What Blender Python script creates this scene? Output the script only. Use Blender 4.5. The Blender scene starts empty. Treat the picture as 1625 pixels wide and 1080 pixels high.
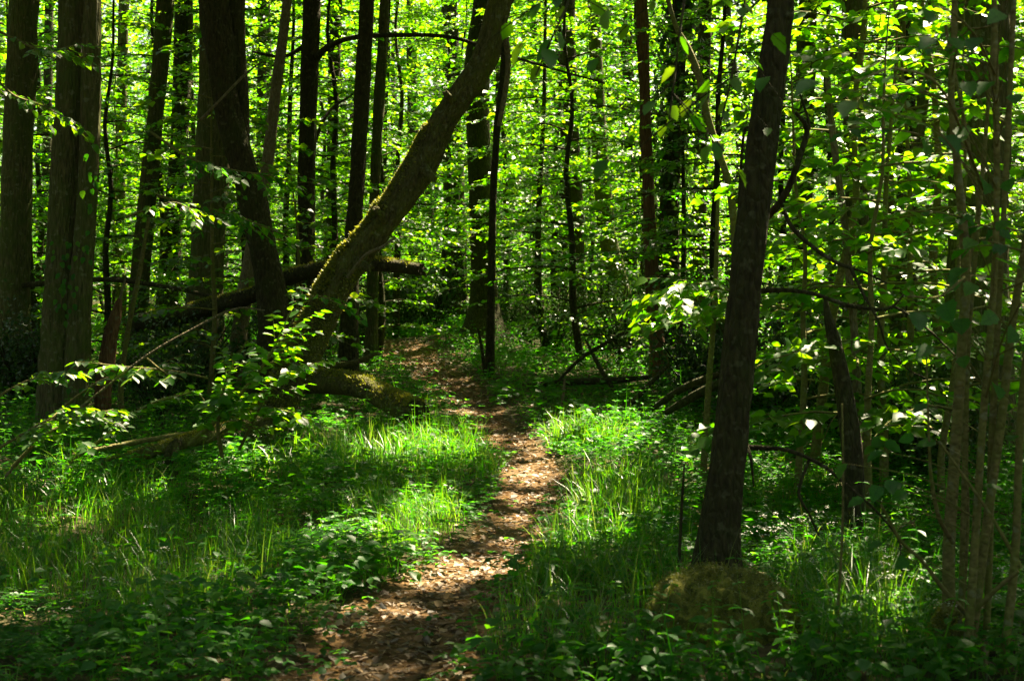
import bpy, math, random
import numpy as np
from mathutils import Vector

rng = np.random.default_rng(11)
random.seed(11)
S = bpy.context.scene
C = S.collection
rad = math.radians

# ------------------------------------------------------------------ camera, sky, sun, exposure
F = 2232.0                       # focal length in pixels of the 1625 px wide photograph
CAM_H, HORIZON = 1.6, 475.0
PITCH = math.atan((540 - HORIZON) / F)
cam_d = bpy.data.cameras.new('camera'); cam = bpy.data.objects.new('camera', cam_d); C.objects.link(cam)
cam.location = (0, 0, CAM_H); cam.rotation_euler = (rad(90) - PITCH, 0, 0)
cam_d.sensor_width = 36; cam_d.lens = 36 * F / 1625; cam_d.clip_start = 0.1; cam_d.clip_end = 600
cam_d.dof.use_dof = True; cam_d.dof.focus_distance = 13.5; cam_d.dof.aperture_fstop = 4.8
S.camera = cam

SUN_AZ, SUN_EL = 38.0, 57.0      # degrees clockwise from the view direction, above the horizon
SUN = np.array([math.cos(rad(SUN_EL)) * math.sin(rad(SUN_AZ)), math.cos(rad(SUN_EL)) * math.cos(rad(SUN_AZ)), math.sin(rad(SUN_EL))])
w = bpy.data.worlds.new('World'); S.world = w; w.use_nodes = True
nt = w.node_tree; bg = nt.nodes['Background']
sky = nt.nodes.new('ShaderNodeTexSky'); sky.sky_type = 'NISHITA'; sky.sun_disc = False
sky.sun_elevation = rad(SUN_EL); sky.sun_rotation = rad(SUN_AZ); sky.air_density = 1.0; sky.dust_density = 4.0; sky.ozone_density = 0.0
nt.links.new(sky.outputs[0], bg.inputs[0]); bg.inputs[1].default_value = 0.05
sd = bpy.data.lights.new('sun', 'SUN'); so = bpy.data.objects.new('sun', sd); C.objects.link(so)
sd.energy = 5.0; sd.angle = rad(0.53); sd.color = (1.0, 0.91, 0.70)
so.rotation_euler = Vector(SUN).to_track_quat('Z', 'Y').to_euler()
S.view_settings.view_transform = 'Standard'; S.view_settings.look = 'None'
S.view_settings.exposure = 2.6; S.view_settings.gamma = 1.0; S.view_settings.use_curve_mapping = False
S.view_settings.use_white_balance = True; S.view_settings.white_balance_temperature = 7300; S.view_settings.white_balance_tint = 10   # the camera's 'shade' setting
S.render.engine = 'CYCLES'
cy = S.cycles
cy.max_bounces = 9; cy.diffuse_bounces = 5; cy.glossy_bounces = 2; cy.transmission_bounces = 7; cy.transparent_max_bounces = 4
cy.sample_clamp_indirect = 3.0; cy.caustics_reflective = False; cy.caustics_refractive = False
cy.use_denoising = True
try:
    cy.denoiser = 'OPENIMAGEDENOISE'; cy.denoising_input_passes = 'RGB_ALBEDO_NORMAL'
except Exception:
    pass

# ------------------------------------------------------------------ terrain and projection
def vnoise(x, y, seed=0):
    """smooth value noise, 0..1"""
    x = np.asarray(x, float); y = np.asarray(y, float)
    xi = np.floor(x).astype(np.int64); yi = np.floor(y).astype(np.int64)
    fx = x - xi; fy = y - yi
    fx = fx * fx * (3 - 2 * fx); fy = fy * fy * (3 - 2 * fy)
    def h(a, b):
        n = (a * 374761393 + b * 668265263 + seed * 1442695041) & 0x7fffffff
        n = ((n ^ (n >> 13)) * 1274126177) & 0x7fffffff
        n = n ^ (n >> 16)
        return (n & 0xffff) / 65535.0
    return (h(xi, yi) * (1 - fx) + h(xi + 1, yi) * fx) * (1 - fy) + (h(xi, yi + 1) * (1 - fx) + h(xi + 1, yi + 1) * fx) * fy

def base_h(y):
    return 0.040 * np.log1p(np.exp((np.minimum(y, 70) - 13.0) / 2.0)) * 2.0

def sm(a, b, x):
    t = np.clip((x - a) / (b - a), 0, 1)
    return t * t * (3 - 2 * t)

def px_ray(px, py):
    u = (px - 812.5) / F; v = -(py - 540) / F
    cp, sp = math.cos(PITCH), math.sin(PITCH)
    return np.array([u, cp + v * sp, -sp + v * cp])

def P(px, py, Y):
    d = px_ray(px, py)
    return np.array([0, 0, CAM_H]) + d * (Y / d[1])

PATH_PX = [(585, 1190, 215), (600, 1080, 165), (625, 1000, 140), (715, 925, 108), (780, 868, 82), (842, 800, 62), (848, 740, 55),
           (796, 690, 42), (744, 642, 44), (706, 602, 46), (658, 573, 52), (600, 553, 60)]

def G0(px, py):
    d = px_ray(px, py)
    if d[2] >= -1e-4: return P(px, py, 60)
    t = 5.0
    for _ in range(40):
        p = d * t
        t += (CAM_H + p[2] - base_h(p[1])) / (-d[2] + 0.06)*0.8
        t = min(max(t, 2), 90)
    return np.array([d[0] * t, d[1] * t, base_h(d[1] * t)])

path_c = np.array([np.append(G0(a, b)[:2], 0) for a, b, c in PATH_PX])
path_w = np.array([c * path_c[i][1] / F for i, (a, b, c) in enumerate(PATH_PX)])
path_c = np.vstack([path_c, path_c[-1] + [-2.6, 1.6, 0], path_c[-1] + [-7, 2.6, 0], path_c[-1] + [-14, 3.0, 0]])
path_w = np.append(path_w, [0.5, 0.5, 0.5])

def catmull(pts, n):
    pts = np.asarray(pts, float)
    q = np.vstack([2 * pts[0] - pts[1], pts, 2 * pts[-1] - pts[-2]])
    out = []
    for i in range(1, len(q) - 2):
        a, b, c, d = q[i - 1], q[i], q[i + 1], q[i + 2]
        for k in range(n):
            t = k / n
            out.append(0.5 * ((2 * b) + (c - a) * t + (2 * a - 5 * b + 4 * c - d) * t * t + (3 * b - a - 3 * c + d) * t ** 3))
    out.append(q[-2])
    return np.array(out)

pf = catmull(np.column_stack([path_c[:, :2], path_w]), 10)

def path_d(x, y):
    """signed: distance from the centre line over the half width"""
    x = np.asarray(x, float); y = np.asarray(y, float)
    out = np.full(x.shape, 1e9)
    for k in range(len(pf)):
        d = np.hypot(x - pf[k, 0], y - pf[k, 1]) / max(pf[k, 2], 0.12)
        out = np.minimum(out, d)
    return out

def hgt(x, y):
    x = np.asarray(x, float); y = np.asarray(y, float)
    h = base_h(y) + 0.16 * (vnoise(x * 0.35 + 9, y * 0.35, 3) - 0.5) * sm(3, 9, y) + 0.05 * (vnoise(x * 1.3, y * 1.3, 4) - 0.5)
    h = h + 0.012 * np.clip(np.abs(x) - 9, 0, 60) * sm(12, 25, y)
    h = h + 0.30 * np.exp(-(((x + 0.6) / 1.6) ** 2 + ((y - 29) / 1.8) ** 2))        # bank under the path-side tree
    d = path_d(x, y) if np.size(x) < 60000 else path_d(x, y)
    return h - 0.05 * (1 - sm(0.5, 1.5, d))

def hz(x, y): return float(hgt(np.array([x]), np.array([y]))[0])

def G(px, py):
    p = G0(px, py); d = px_ray(px, py); t = p[1] / d[1]
    for _ in range(25):
        q = d * t
        t += (CAM_H + q[2] - hz(q[0], q[1])) / (-d[2] + 0.06) * 0.8
        t = min(max(t, 2), 90)
    return np.array([d[0] * t, d[1] * t, hz(d[0] * t, d[1] * t)])

def to_px(x, y, z):
    cp, sp = math.cos(PITCH), math.sin(PITCH)
    zz = z - CAM_H
    dep = y * cp - zz * sp; up = y * sp + zz * cp
    return 812.5 + F * x / dep, 540 - F * up / dep

# ------------------------------------------------------------------ mesh helpers
def unit(a):
    return a / np.maximum(np.linalg.norm(a, axis=-1, keepdims=True), 1e-9)

def new_mesh(name, V, faces, smooth=False):
    V = np.asarray(V, np.float32)
    faces = [np.asarray(f, np.int32) for f in (faces if isinstance(faces, list) else [faces]) if len(f)]
    me = bpy.data.meshes.new(name)
    me.vertices.add(len(V)); me.vertices.foreach_set('co', V.ravel())
    loops = np.concatenate([f.ravel() for f in faces])
    tot = np.concatenate([np.full(len(f), f.shape[1], np.int32) for f in faces])
    me.loops.add(len(loops)); me.loops.foreach_set('vertex_index', loops)
    me.polygons.add(len(tot)); me.polygons.foreach_set('loop_start', np.concatenate([[0], np.cumsum(tot)[:-1]]).astype(np.int32))
    if smooth: me.polygons.foreach_set('use_smooth', np.ones(len(tot), bool))
    me.update(calc_edges=True)
    return me

class MB:
    def __init__(s): s.V = []; s.T = []; s.Q = []; s.n = 0
    def add(s, V, F_):
        V = np.asarray(V, float); F_ = np.asarray(F_, np.int64) + s.n
        s.V.append(V); (s.T if F_.shape[1] == 3 else s.Q).append(F_); s.n += len(V)
        return s
    def mesh(s, name, off=(0, 0, 0), smooth=False):
        fs = []
        if s.T: fs.append(np.concatenate(s.T))
        if s.Q: fs.append(np.concatenate(s.Q))
        return new_mesh(name, np.concatenate(s.V) - np.asarray(off, float), fs, smooth)

def put(name, me, mat, parent=None, loc=None, kind=None, label=None):
    o = bpy.data.objects.new(name, me); C.objects.link(o)
    if mat and not me.materials: me.materials.append(mat)
    if parent: o.parent = parent
    if loc is not None: o.location = loc
    if kind: o['kind'] = kind
    if label: o['label'] = label
    return o

def thing(name, label, cat, loc, group=None, rz=0.0, scale=1.0):
    o = bpy.data.objects.new(name, None); C.objects.link(o)
    o.empty_display_size = 0.2
    o.location = loc; o.rotation_euler = (0, 0, rz); o.scale = (scale,) * 3
    o['label'] = label; o['category'] = cat
    if group: o['group'] = group
    return o

def dup(root, loc, rz, scale, label=None):
    r = root.copy(); C.objects.link(r); r.location = loc; r.rotation_euler = (0, 0, rz); r.scale = (scale,) * 3
    if label: r['label'] = label
    for ch in list(root.children):
        c = ch.copy(); C.objects.link(c); c.parent = r
    return r

def tube(pts, sides=10, bump=0.0, sub=6, seed=0, fissure=0, flare=0.0, cap=True, jag=0.0):
    """pts: rows x, y, z, radius. A swept tube with a bark relief."""
    p = catmull(pts, sub); c = p[:, :3]; r = np.maximum(p[:, 3], 0.0015)
    n = len(c)
    t = unit(np.gradient(c, axis=0))
    ref = np.array([1.0, 0.13, 0.07]) if abs(t[0][0]) < 0.8 else np.array([0.0, 1.0, 0.1])
    a = np.cross(t[0], np.cross(ref, t[0])); a = a / np.linalg.norm(a)
    A = np.zeros((n, 3))
    for i in range(n):
        a = a - t[i] * np.dot(a, t[i]); a = a / np.linalg.norm(a); A[i] = a
    B = np.cross(t, A)
    th = np.linspace(0, 2 * math.pi, sides, endpoint=False)
    s = np.concatenate([[0], np.cumsum(np.linalg.norm(np.diff(c, axis=0), axis=1))])
    TH, SS = np.meshgrid(th, s)
    R = np.repeat(r[:, None], sides, 1)
    if bump:
        cx, cyy = np.cos(TH) * 1.5 + seed * 7.1, np.sin(TH) * 1.5
        m = vnoise(cx + SS * 0.9, cyy + SS * 1.3, seed) - 0.5
        m2 = vnoise(cx * 3 + 30, cyy * 3 + SS * 2.2, seed + 5) - 0.5
        m3 = vnoise(np.cos(TH) * 11 + 60, np.sin(TH) * 11 + SS * 9, seed + 7) - 0.5
        R = R * (1 + bump * (1.3 * m + 0.8 * m2 + 0.45 * m3))
    if fissure:
        k = max(6, sides // 2)
        f = np.abs(vnoise(TH / (2 * math.pi) * k * 2 + 0.35 * np.sin(SS * 9 + seed), SS * 3.1 + 40, seed + 9) - 0.5) * 2
        R = R * (1 - fissure * (1 - f) ** 2)
    if flare:
        lobes = 0.55 + 0.45 * np.cos(TH * 5 + seed) * np.cos(TH * 2 + seed * 2)
        R = R * (1 + flare * np.exp(-SS / 0.28) * (0.5 + 0.8 * lobes))
    V = c[:, None, :] + R[..., None] * (np.cos(TH)[..., None] * A[:, None, :] + np.sin(TH)[..., None] * B[:, None, :])
    if jag:
        js = np.random.default_rng(seed + 4)
        V[-1] += t[-1] * (js.uniform(-1, 1, (sides, 1)) * r[-1] * jag); V[0] -= t[0] * (js.uniform(-1, 1, (sides, 1)) * r[0] * jag)
    V = V.reshape(-1, 3)
    i = np.arange(n - 1)[:, None] * sides; j = np.arange(sides)[None, :]; j2 = (j + 1) % sides
    Q = np.stack([i + j, i + j2, i + sides + j2, i + sides + j], -1).reshape(-1, 4)
    mb = MB(); mb.add(V, Q)
    if cap:
        for e, base in ((0, 0), (n - 1, (n - 1) * sides)):
            ctr = c[e] + t[e] * (r[e] * 0.12 if e else -r[e] * 0.12)
            jj = np.arange(sides)
            tri = np.stack([np.full(sides, sides), (jj + 1) % sides, jj] if e == 0 else [np.full(sides, sides), jj, (jj + 1) % sides], -1)
            mb.add(np.vstack([V[base:base + sides], ctr]), tri)
    return mb

def join(*mbs):
    o = MB()
    for m in mbs:
        off = o.n
        for v in m.V: o.V.append(v)
        for f in m.T: o.T.append(f + off)
        for f in m.Q: o.Q.append(f + off)
        o.n += m.n
    return o

LEAF2 = (np.array([[0, 0, 0], [.45, -.5, .10], [1, 0, -.05], [.45, .5, .10]]), np.array([[0, 1, 2], [0, 2, 3]]))
LEAF6 = (np.array([[0, 0, 0], [.22, -.36, .07], [.58, -.46, .08], [1, 0, -.14], [.58, .46, .08], [.22, .36, .07], [.5, 0, -.02]]),
         np.array([[6, 0, 1], [6, 1, 2], [6, 2, 3], [6, 3, 4], [6, 4, 5], [6, 5, 0]]))

def leaf_arrays(tmpl, pos, axis, nor, L, W):
    tv, tf = tmpl
    axis = unit(axis); side = unit(np.cross(nor, axis)); nn = np.cross(axis, side)
    L = np.broadcast_to(np.asarray(L, float), (len(pos),)); W = np.broadcast_to(np.asarray(W, float), (len(pos),))
    V = pos[:, None, :] + L[:, None, None] * tv[None, :, 0:1] * axis[:, None, :] + W[:, None, None] * (
        tv[None, :, 1:2] * side[:, None, :]) + np.minimum(L, W * 1.4)[:, None, None] * tv[None, :, 2:3] * nn[:, None, :]
    k = len(tv)
    Fc = tf[None] + (np.arange(len(pos)) * k)[:, None, None]
    return V.reshape(-1, 3), Fc.reshape(-1, 3)

def rand_unit(n, flat=1.0):
    v = rng.normal(size=(n, 3)); v[:, 2] *= flat
    return unit(v)

# ------------------------------------------------------------------ materials
def M(name):
    m = bpy.data.materials.new(name); m.use_nodes = True
    t = m.node_tree; t.nodes.clear()
    return m, t, t.nodes.new('ShaderNodeOutputMaterial')

def ramp(t, stops):
    r = t.nodes.new('ShaderNodeValToRGB')
    e = r.color_ramp.elements
    while len(e) < len(stops): e.new(0.5)
    for x, (p, c) in zip(e, stops): x.position = p; x.color = (*c, 1)
    return r

def math_n(t, op, a, b=0.0):
    n = t.nodes.new('ShaderNodeMath'); n.operation = op
    for i, v in enumerate((a, b)):
        if isinstance(v, (int, float)): n.inputs[i].default_value = v
        else: t.links.new(v, n.inputs[i])
    return n.outputs[0]

def leaf_mat(name, refl, trans, tmix=0.5, gloss=0.45, ior=1.38, cap=0.10):
    m, t, out = M(name); L = t.links.new
    g = t.nodes.new('ShaderNodeNewGeometry'); oi = t.nodes.new('ShaderNodeObjectInfo')
    r = math_n(t, 'FRACT', math_n(t, 'ADD', g.outputs['Random Per Island'], oi.outputs['Random']))
    k = len(refl) - 1
    ra = ramp(t, [(i / k, c) for i, c in enumerate(refl)]); rb = ramp(t, [(i / k, c) for i, c in enumerate(trans)])
    L(r, ra.inputs[0]); L(r, rb.inputs[0])
    if 'hazel' in name:
        tc = t.nodes.new('ShaderNodeTexCoord'); sp = t.nodes.new('ShaderNodeSeparateXYZ'); L(tc.outputs['Object'], sp.inputs[0])
        ay = math_n(t, 'ABSOLUTE', sp.outputs[1])
        wv = math_n(t, 'SINE', math_n(t, 'MULTIPLY', math_n(t, 'SUBTRACT', sp.outputs[0], math_n(t, 'MULTIPLY', ay, 0.85)), 52.0))
        vein = math_n(t, 'MAXIMUM', math_n(t, 'GREATER_THAN', wv, 0.86), math_n(t, 'LESS_THAN', ay, 0.012))
        nz = t.nodes.new('ShaderNodeTexNoise'); nz.inputs['Scale'].default_value = 5; L(tc.outputs['Object'], nz.inputs[0])
        fac = math_n(t, 'ADD', math_n(t, 'MULTIPLY', vein, -0.28), math_n(t, 'ADD', math_n(t, 'MULTIPLY', nz.outputs[0], 0.7), 0.65))
        def shade(rmp):
            v = t.nodes.new('ShaderNodeVectorMath'); v.operation = 'SCALE'; L(rmp.outputs[0], v.inputs[0]); L(fac, v.inputs['Scale']); return v
        ra, rb = shade(ra), shade(rb)
    d = t.nodes.new('ShaderNodeBsdfDiffuse'); tr = t.nodes.new('ShaderNodeBsdfTranslucent')
    L(ra.outputs[0], d.inputs[0]); L(rb.outputs[0], tr.inputs[0])
    mx = t.nodes.new('ShaderNodeMixShader'); mx.inputs[0].default_value = tmix
    L(d.outputs[0], mx.inputs[1]); L(tr.outputs[0], mx.inputs[2])
    gl = t.nodes.new('ShaderNodeBsdfGlossy'); gl.inputs['Roughness'].default_value = gloss; gl.inputs[0].default_value = (1, 1, 1, 1)
    fr = t.nodes.new('ShaderNodeFresnel'); fr.inputs[0].default_value = ior
    m2 = t.nodes.new('ShaderNodeMixShader'); L(math_n(t, 'MINIMUM', math_n(t, 'MULTIPLY', fr.outputs[0], 0.6), cap), m2.inputs[0]); L(mx.outputs[0], m2.inputs[1]); L(gl.outputs[0], m2.inputs[2])
    L(m2.outputs[0], out.inputs[0])
    return m

def bark_mat(name, dark, light, moss, moss_amt=0.45, scale=1.0, stretch=5.0, rough=0.9, bump=0.9, lich=0.75):
    m, t, out = M(name); L = t.links.new
    tc = t.nodes.new('ShaderNodeTexCoord'); mp = t.nodes.new('ShaderNodeMapping')
    mp.inputs['Scale'].default_value = (scale, scale, scale / stretch); L(tc.outputs['Object'], mp.inputs[0])
    n1 = t.nodes.new('ShaderNodeTexNoise'); n1.inputs['Scale'].default_value = 38; n1.inputs['Detail'].default_value = 6; L(mp.outputs[0], n1.inputs[0])
    v1 = t.nodes.new('ShaderNodeTexVoronoi'); v1.inputs['Scale'].default_value = 26; v1.feature = 'DISTANCE_TO_EDGE'; L(mp.outputs[0], v1.inputs[0])
    n2 = t.nodes.new('ShaderNodeTexNoise'); n2.inputs['Scale'].default_value = 2.3; n2.inputs['Detail'].default_value = 7; n2.inputs['Roughness'].default_value = 0.65; L(tc.outputs['Object'], n2.inputs[0])
    n3 = t.nodes.new('ShaderNodeTexNoise'); n3.inputs['Scale'].default_value = 9; n3.inputs['Detail'].default_value = 5; L(tc.outputs['Object'], n3.inputs[0])
    cr = ramp(t, [(0.30, dark), (0.52, tuple((a + b) / 2 for a, b in zip(dark, light))), (0.72, light)]); L(n1.outputs[0], cr.inputs[0])
    ms = t.nodes.new('ShaderNodeMixRGB'); ms.inputs[2].default_value = (*moss, 1); L(cr.outputs[0], ms.inputs[1])
    mr = ramp(t, [(0.62 - 0.35 * moss_amt, (0, 0, 0)), (0.80 - 0.3 * moss_amt, (1, 1, 1))])
    ad = math_n(t, 'ADD', math_n(t, 'MULTIPLY', n2.outputs[0], 0.65), math_n(t, 'MULTIPLY', n3.outputs[0], 0.35)); L(ad, mr.inputs[0])
    L(math_n(t, 'MULTIPLY', mr.outputs[0], 0.85), ms.inputs[0])
    # pale lichen flecks
    v2 = t.nodes.new('ShaderNodeTexNoise'); v2.inputs['Scale'].default_value = 17; v2.inputs['Detail'].default_value = 3; L(tc.outputs['Object'], v2.inputs[0])
    lr = ramp(t, [(0.60, (0, 0, 0)), (0.68, (1, 1, 1))]); L(v2.outputs[0], lr.inputs[0])
    lm = t.nodes.new('ShaderNodeMixRGB'); lm.inputs[2].default_value = (0.19, 0.19, 0.11, 1); L(ms.outputs[0], lm.inputs[1]); L(math_n(t, 'MULTIPLY', lr.outputs[0], lich), lm.inputs[0])
    b = t.nodes.new('ShaderNodeBsdfPrincipled'); b.inputs['Roughness'].default_value = rough; L(lm.outputs[0], b.inputs['Base Color'])
    b.inputs['Specular IOR Level'].default_value = 0.25
    bp = t.nodes.new('ShaderNodeBump'); bp.inputs['Strength'].default_value = bump; bp.inputs['Distance'].default_value = 0.02
    L(math_n(t, 'ADD', n1.outputs[0], math_n(t, 'MINIMUM', math_n(t, 'MULTIPLY', v1.outputs[0], 2.5), 0.6)), bp.inputs['Height']); L(bp.outputs[0], b.inputs['Normal'])
    L(b.outputs[0], out.inputs[0])
    return m

MAT = {}
MAT['leaf_beech'] = leaf_mat('leaf_beech', [(.014, .075, .004), (.026, .105, .005), (.05, .13, .007)], [(.09, .41, .006), (.18, .51, .009), (.36, .62, .015)], 0.60, 0.42)
MAT['leaf_oak'] = leaf_mat('leaf_oak', [(.010, .065, .004), (.018, .085, .005), (.03, .10, .006)], [(.045, .32, .006), (.08, .42, .008), (.16, .50, .012)], 0.58, 0.45)
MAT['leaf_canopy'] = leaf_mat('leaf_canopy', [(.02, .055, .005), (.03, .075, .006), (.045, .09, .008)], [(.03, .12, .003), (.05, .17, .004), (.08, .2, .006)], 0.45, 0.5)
MAT['leaf_hazel'] = leaf_mat('leaf_hazel', [(.012, .080, .005), (.020, .11, .006), (.040, .13, .008)], [(.055, .36, .006), (.10, .46, .010), (.22, .56, .014)], 0.56, 0.5, 1.38, 0.025)
MAT['leaf_holly'] = leaf_mat('leaf_holly', [(.016, .045, .012), (.024, .06, .014), (.03, .07, .016)], [(.04, .13, .01), (.06, .17, .01), (.08, .2, .01)], 0.25, 0.28, 1.5)
MAT['herb'] = leaf_mat('herb', [(.008, .080, .004), (.016, .11, .006), (.04, .13, .008)], [(.04, .36, .006), (.09, .48, .010), (.20, .58, .014)], 0.53, 0.45, 1.38, 0.03)
MAT['grass'] = leaf_mat('grass', [(.010, .085, .004), (.022, .115, .006), (.05, .13, .008), (.04, .12, .007), (.13, .13, .035)], [(.05, .38, .006), (.12, .48, .010), (.28, .56, .014), (.18, .50, .012), (.28, .32, .06)], 0.55, 0.42, 1.38, 0.08)
MAT['dead_leaf'] = leaf_mat('dead_leaf', [(.040, .025, .010), (.10, .056, .020), (.19, .106, .038), (.36, .225, .095)], [(.10, .05, .02), (.2, .1, .04), (.3, .18, .07)], 0.25, 0.6)
MAT['moss'] = leaf_mat('moss', [(.11, .13, .012), (.18, .19, .018), (.26, .25, .025)], [(.22, .26, .02), (.34, .36, .03), (.46, .44, .04)], 0.4, 0.7)
MAT['moss_dark'] = leaf_mat('moss_dark', [(.09, .105, .012), (.15, .16, .018), (.22, .21, .028)], [(.12, .15, .01), (.16, .19, .012), (.2, .22, .015)], 0.3, 0.8)
MAT['flower'] = leaf_mat('flower', [(.5, .52, .42), (.6, .6, .5), (.7, .7, .6)], [(.5, .5, .4), (.55, .55, .45), (.6, .6, .5)], 0.35, 0.6)
MAT['bark_oak'] = bark_mat('bark_oak', (.036, .030, .012), (.20, .165, .078), (.075, .10, .020), 0.72, 1.0, 5)
MAT['bark_dark'] = bark_mat('bark_dark', (.022, .018, .007), (.07, .058, .024), (.042, .050, .012), 0.5, 1.0, 3, lich=0.3)
MAT['bark_moss'] = bark_mat('bark_moss', (.035, .028, .013), (.15, .125, .06), (.125, .135, .02), 0.62, 1.0, 2.2, bump=1.0)
MAT['bark_pale'] = bark_mat('bark_pale', (.12, .09, .05), (.30, .24, .15), (.12, .13, .04), 0.35, 1.6, 3)
MAT['bark_hazel'] = bark_mat('bark_hazel', (.09, .075, .026), (.25, .205, .08), (.14, .16, .032), 0.6, 0.9, 0.8, bump=0.35)
MAT['bark_red'] = bark_mat('bark_red', (.10, .045, .022), (.26, .14, .07), (.10, .09, .03), 0.15, 1.4, 7)
MAT['cut_wood'] = bark_mat('cut_wood', (.22, .15, .08), (.42, .32, .19), (.18, .18, .07), 0.15, 1.5, 4)

def ground_mat(name, stops, sc=1.0):
    m, t, out = M(name); L = t.links.new
    tc = t.nodes.new('ShaderNodeTexCoord')
    n1 = t.nodes.new('ShaderNodeTexNoise'); n1.inputs['Scale'].default_value = 11 * sc; n1.inputs['Detail'].default_value = 9; n1.inputs['Roughness'].default_value = 0.7; L(tc.outputs['Object'], n1.inputs[0])
    v = t.nodes.new('ShaderNodeTexVoronoi'); v.inputs['Scale'].default_value = 22 * sc; L(tc.outputs['Object'], v.inputs[0])
    x = math_n(t, 'ADD', math_n(t, 'MULTIPLY', n1.outputs[0], 0.7), math_n(t, 'MULTIPLY', v.outputs['Color'], 0.3))
    cr = ramp(t, stops); L(x, cr.inputs[0])
    b = t.nodes.new('ShaderNodeBsdfPrincipled'); b.inputs['Roughness'].default_value = 0.95; b.inputs['Specular IOR Level'].default_value = 0.2
    L(cr.outputs[0], b.inputs['Base Color'])
    bp = t.nodes.new('ShaderNodeBump'); bp.inputs['Strength'].default_value = 0.8; bp.inputs['Distance'].default_value = 0.03; L(x, bp.inputs['Height']); L(bp.outputs[0], b.inputs['Normal'])
    L(b.outputs[0], out.inputs[0])
    return m
MAT['soil'] = ground_mat('soil', [(.3, (.022, .018, .008)), (.5, (.05, .042, .016)), (.7, (.09, .07, .03))])
MAT['moss_ground'] = ground_mat('moss_ground', [(.30, (.03, .034, .008)), (.46, (.11, .115, .02)), (.66, (.23, .215, .04))], 1.6)
MAT['path'] = ground_mat('path', [(.3, (.05, .032, .013)), (.5, (.115, .064, .024)), (.7, (.20, .115, .045))], 1.4)

# ------------------------------------------------------------------ ground and path
def grid_mesh(xs, ys, f):
    X, Y = np.meshgrid(xs, ys); Z = f(X, Y)
    V = np.stack([X, Y, Z], -1).reshape(-1, 3); nx = len(xs)
    i = (np.arange(len(ys) - 1)[:, None] * nx + np.arange(nx - 1)[None, :])
    return V, np.stack([i, i + 1, i + nx + 1, i + nx], -1).reshape(-1, 4)

def spread(a, b, c, d, n_in, n_out):
    return np.unique(np.concatenate([a - (a - c) * np.linspace(1, 0, n_out) ** 2, np.linspace(a, b, n_in), b + (d - b) * np.linspace(0, 1, n_out) ** 2]))
V, Q = grid_mesh(spread(-12, 12, -320, 320, 150, 22), spread(3, 40, -90, 420, 190, 22), hgt)
put('ground', new_mesh('ground', V, Q, True), MAT['soil'], kind='structure')

pp = pf[: -2]; tang = unit(np.gradient(pp[:, :2], axis=0)); nrm = np.column_stack([-tang[:, 1], tang[:, 0]])
us = np.linspace(-1.12, 1.12, 11)
PV = []
for k in range(len(pp)):
    for q, u in enumerate(us):
        jit = 1 + 0.55 * (vnoise(k * 0.6, u * 2 + (9 if u > 0 else 0), 6) - 0.5)
        xy = pp[k, :2] + nrm[k] * u * pp[k, 2] * jit
        PV.append([xy[0], xy[1], hz(xy[0], xy[1]) + (0.014 if abs(u) < 1 else -0.02)])
i = (np.arange(len(pp) - 1)[:, None] * 11 + np.arange(10)[None, :])
put('path', new_mesh('path', np.array(PV), np.stack([i, i + 1, i + 12, i + 11], -1).reshape(-1, 4), True), MAT['path'], kind='structure')

# ------------------------------------------------------------------ gaps cut in the canopy to let sun onto chosen spots
def sun_foot(p):
    """point on the ground plane where the sun ray through p lands (plane follows the base slope)"""
    p = np.asarray(p, float)
    q = p.copy()
    for _ in range(4):
        t = (p[..., 2] - base_h(q[..., 1])) / SUN[2]
        q = p - SUN * t[..., None] if p.ndim > 1 else p - SUN * t
    return q

GAPS = []          # x, y, rx, ry
def gap_px(px, py, hw, hh):
    a = G0(px, py - hh); b = G0(px, py + hh); c = G0(px, py)
    q = sun_foot(c + [0, 0, .12])
    GAPS.append((q[0], q[1], hw * c[1] / F * 1.05 + .10, max(0.26 if hh > 6 else .15, (a[1] - b[1]) / 2 + .12)))
def gap_at(px, py, Y, r):
    q = sun_foot(P(px, py, Y)); GAPS.append((q[0], q[1], r, r))
for g in [(848, 738, 62, 14), (792, 692, 26, 6), (765, 672, 24, 5), (775, 880, 95, 13), (820, 846, 50, 6), (700, 905, 55, 5), (835, 800, 42, 6), (850, 770, 40, 5),
          (925, 703, 100, 34), (1000, 815, 104, 38), (1020, 868, 110, 14), (660, 728, 120, 20), (695, 820, 60, 25), (580, 850, 70, 18),
          (420, 748, 62, 18), (478, 962, 24, 6), (120, 757, 80, 6), (50, 965, 32, 8), (1275, 790, 84, 30), (1255, 872, 112, 44),
          (1345, 775, 60, 24), (1090, 712, 50, 9), (1000, 722, 34, 8), (1385, 1000, 40, 9), (640, 555, 60, 4), (560, 580, 20, 6), (905, 552, 22, 6),
          (1040, 690, 30, 5), (820, 653, 20, 4), (610, 945, 40, 5), (560, 1000, 26, 5), (700, 960, 30, 4), (1010, 1000, 16, 7), 
          (340, 960, 25, 6), (520, 690, 40, 8), (880, 950, 16, 5), (1340, 900, 30, 8), (700, 610, 30, 6), (725, 632, 30, 5), (660, 575, 36, 5),
          (735, 652, 22, 3), (1070, 600, 60, 5), (1450, 940, 24, 6)]:
    gap_px(*g)
N_GROUND = len(GAPS)
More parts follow.
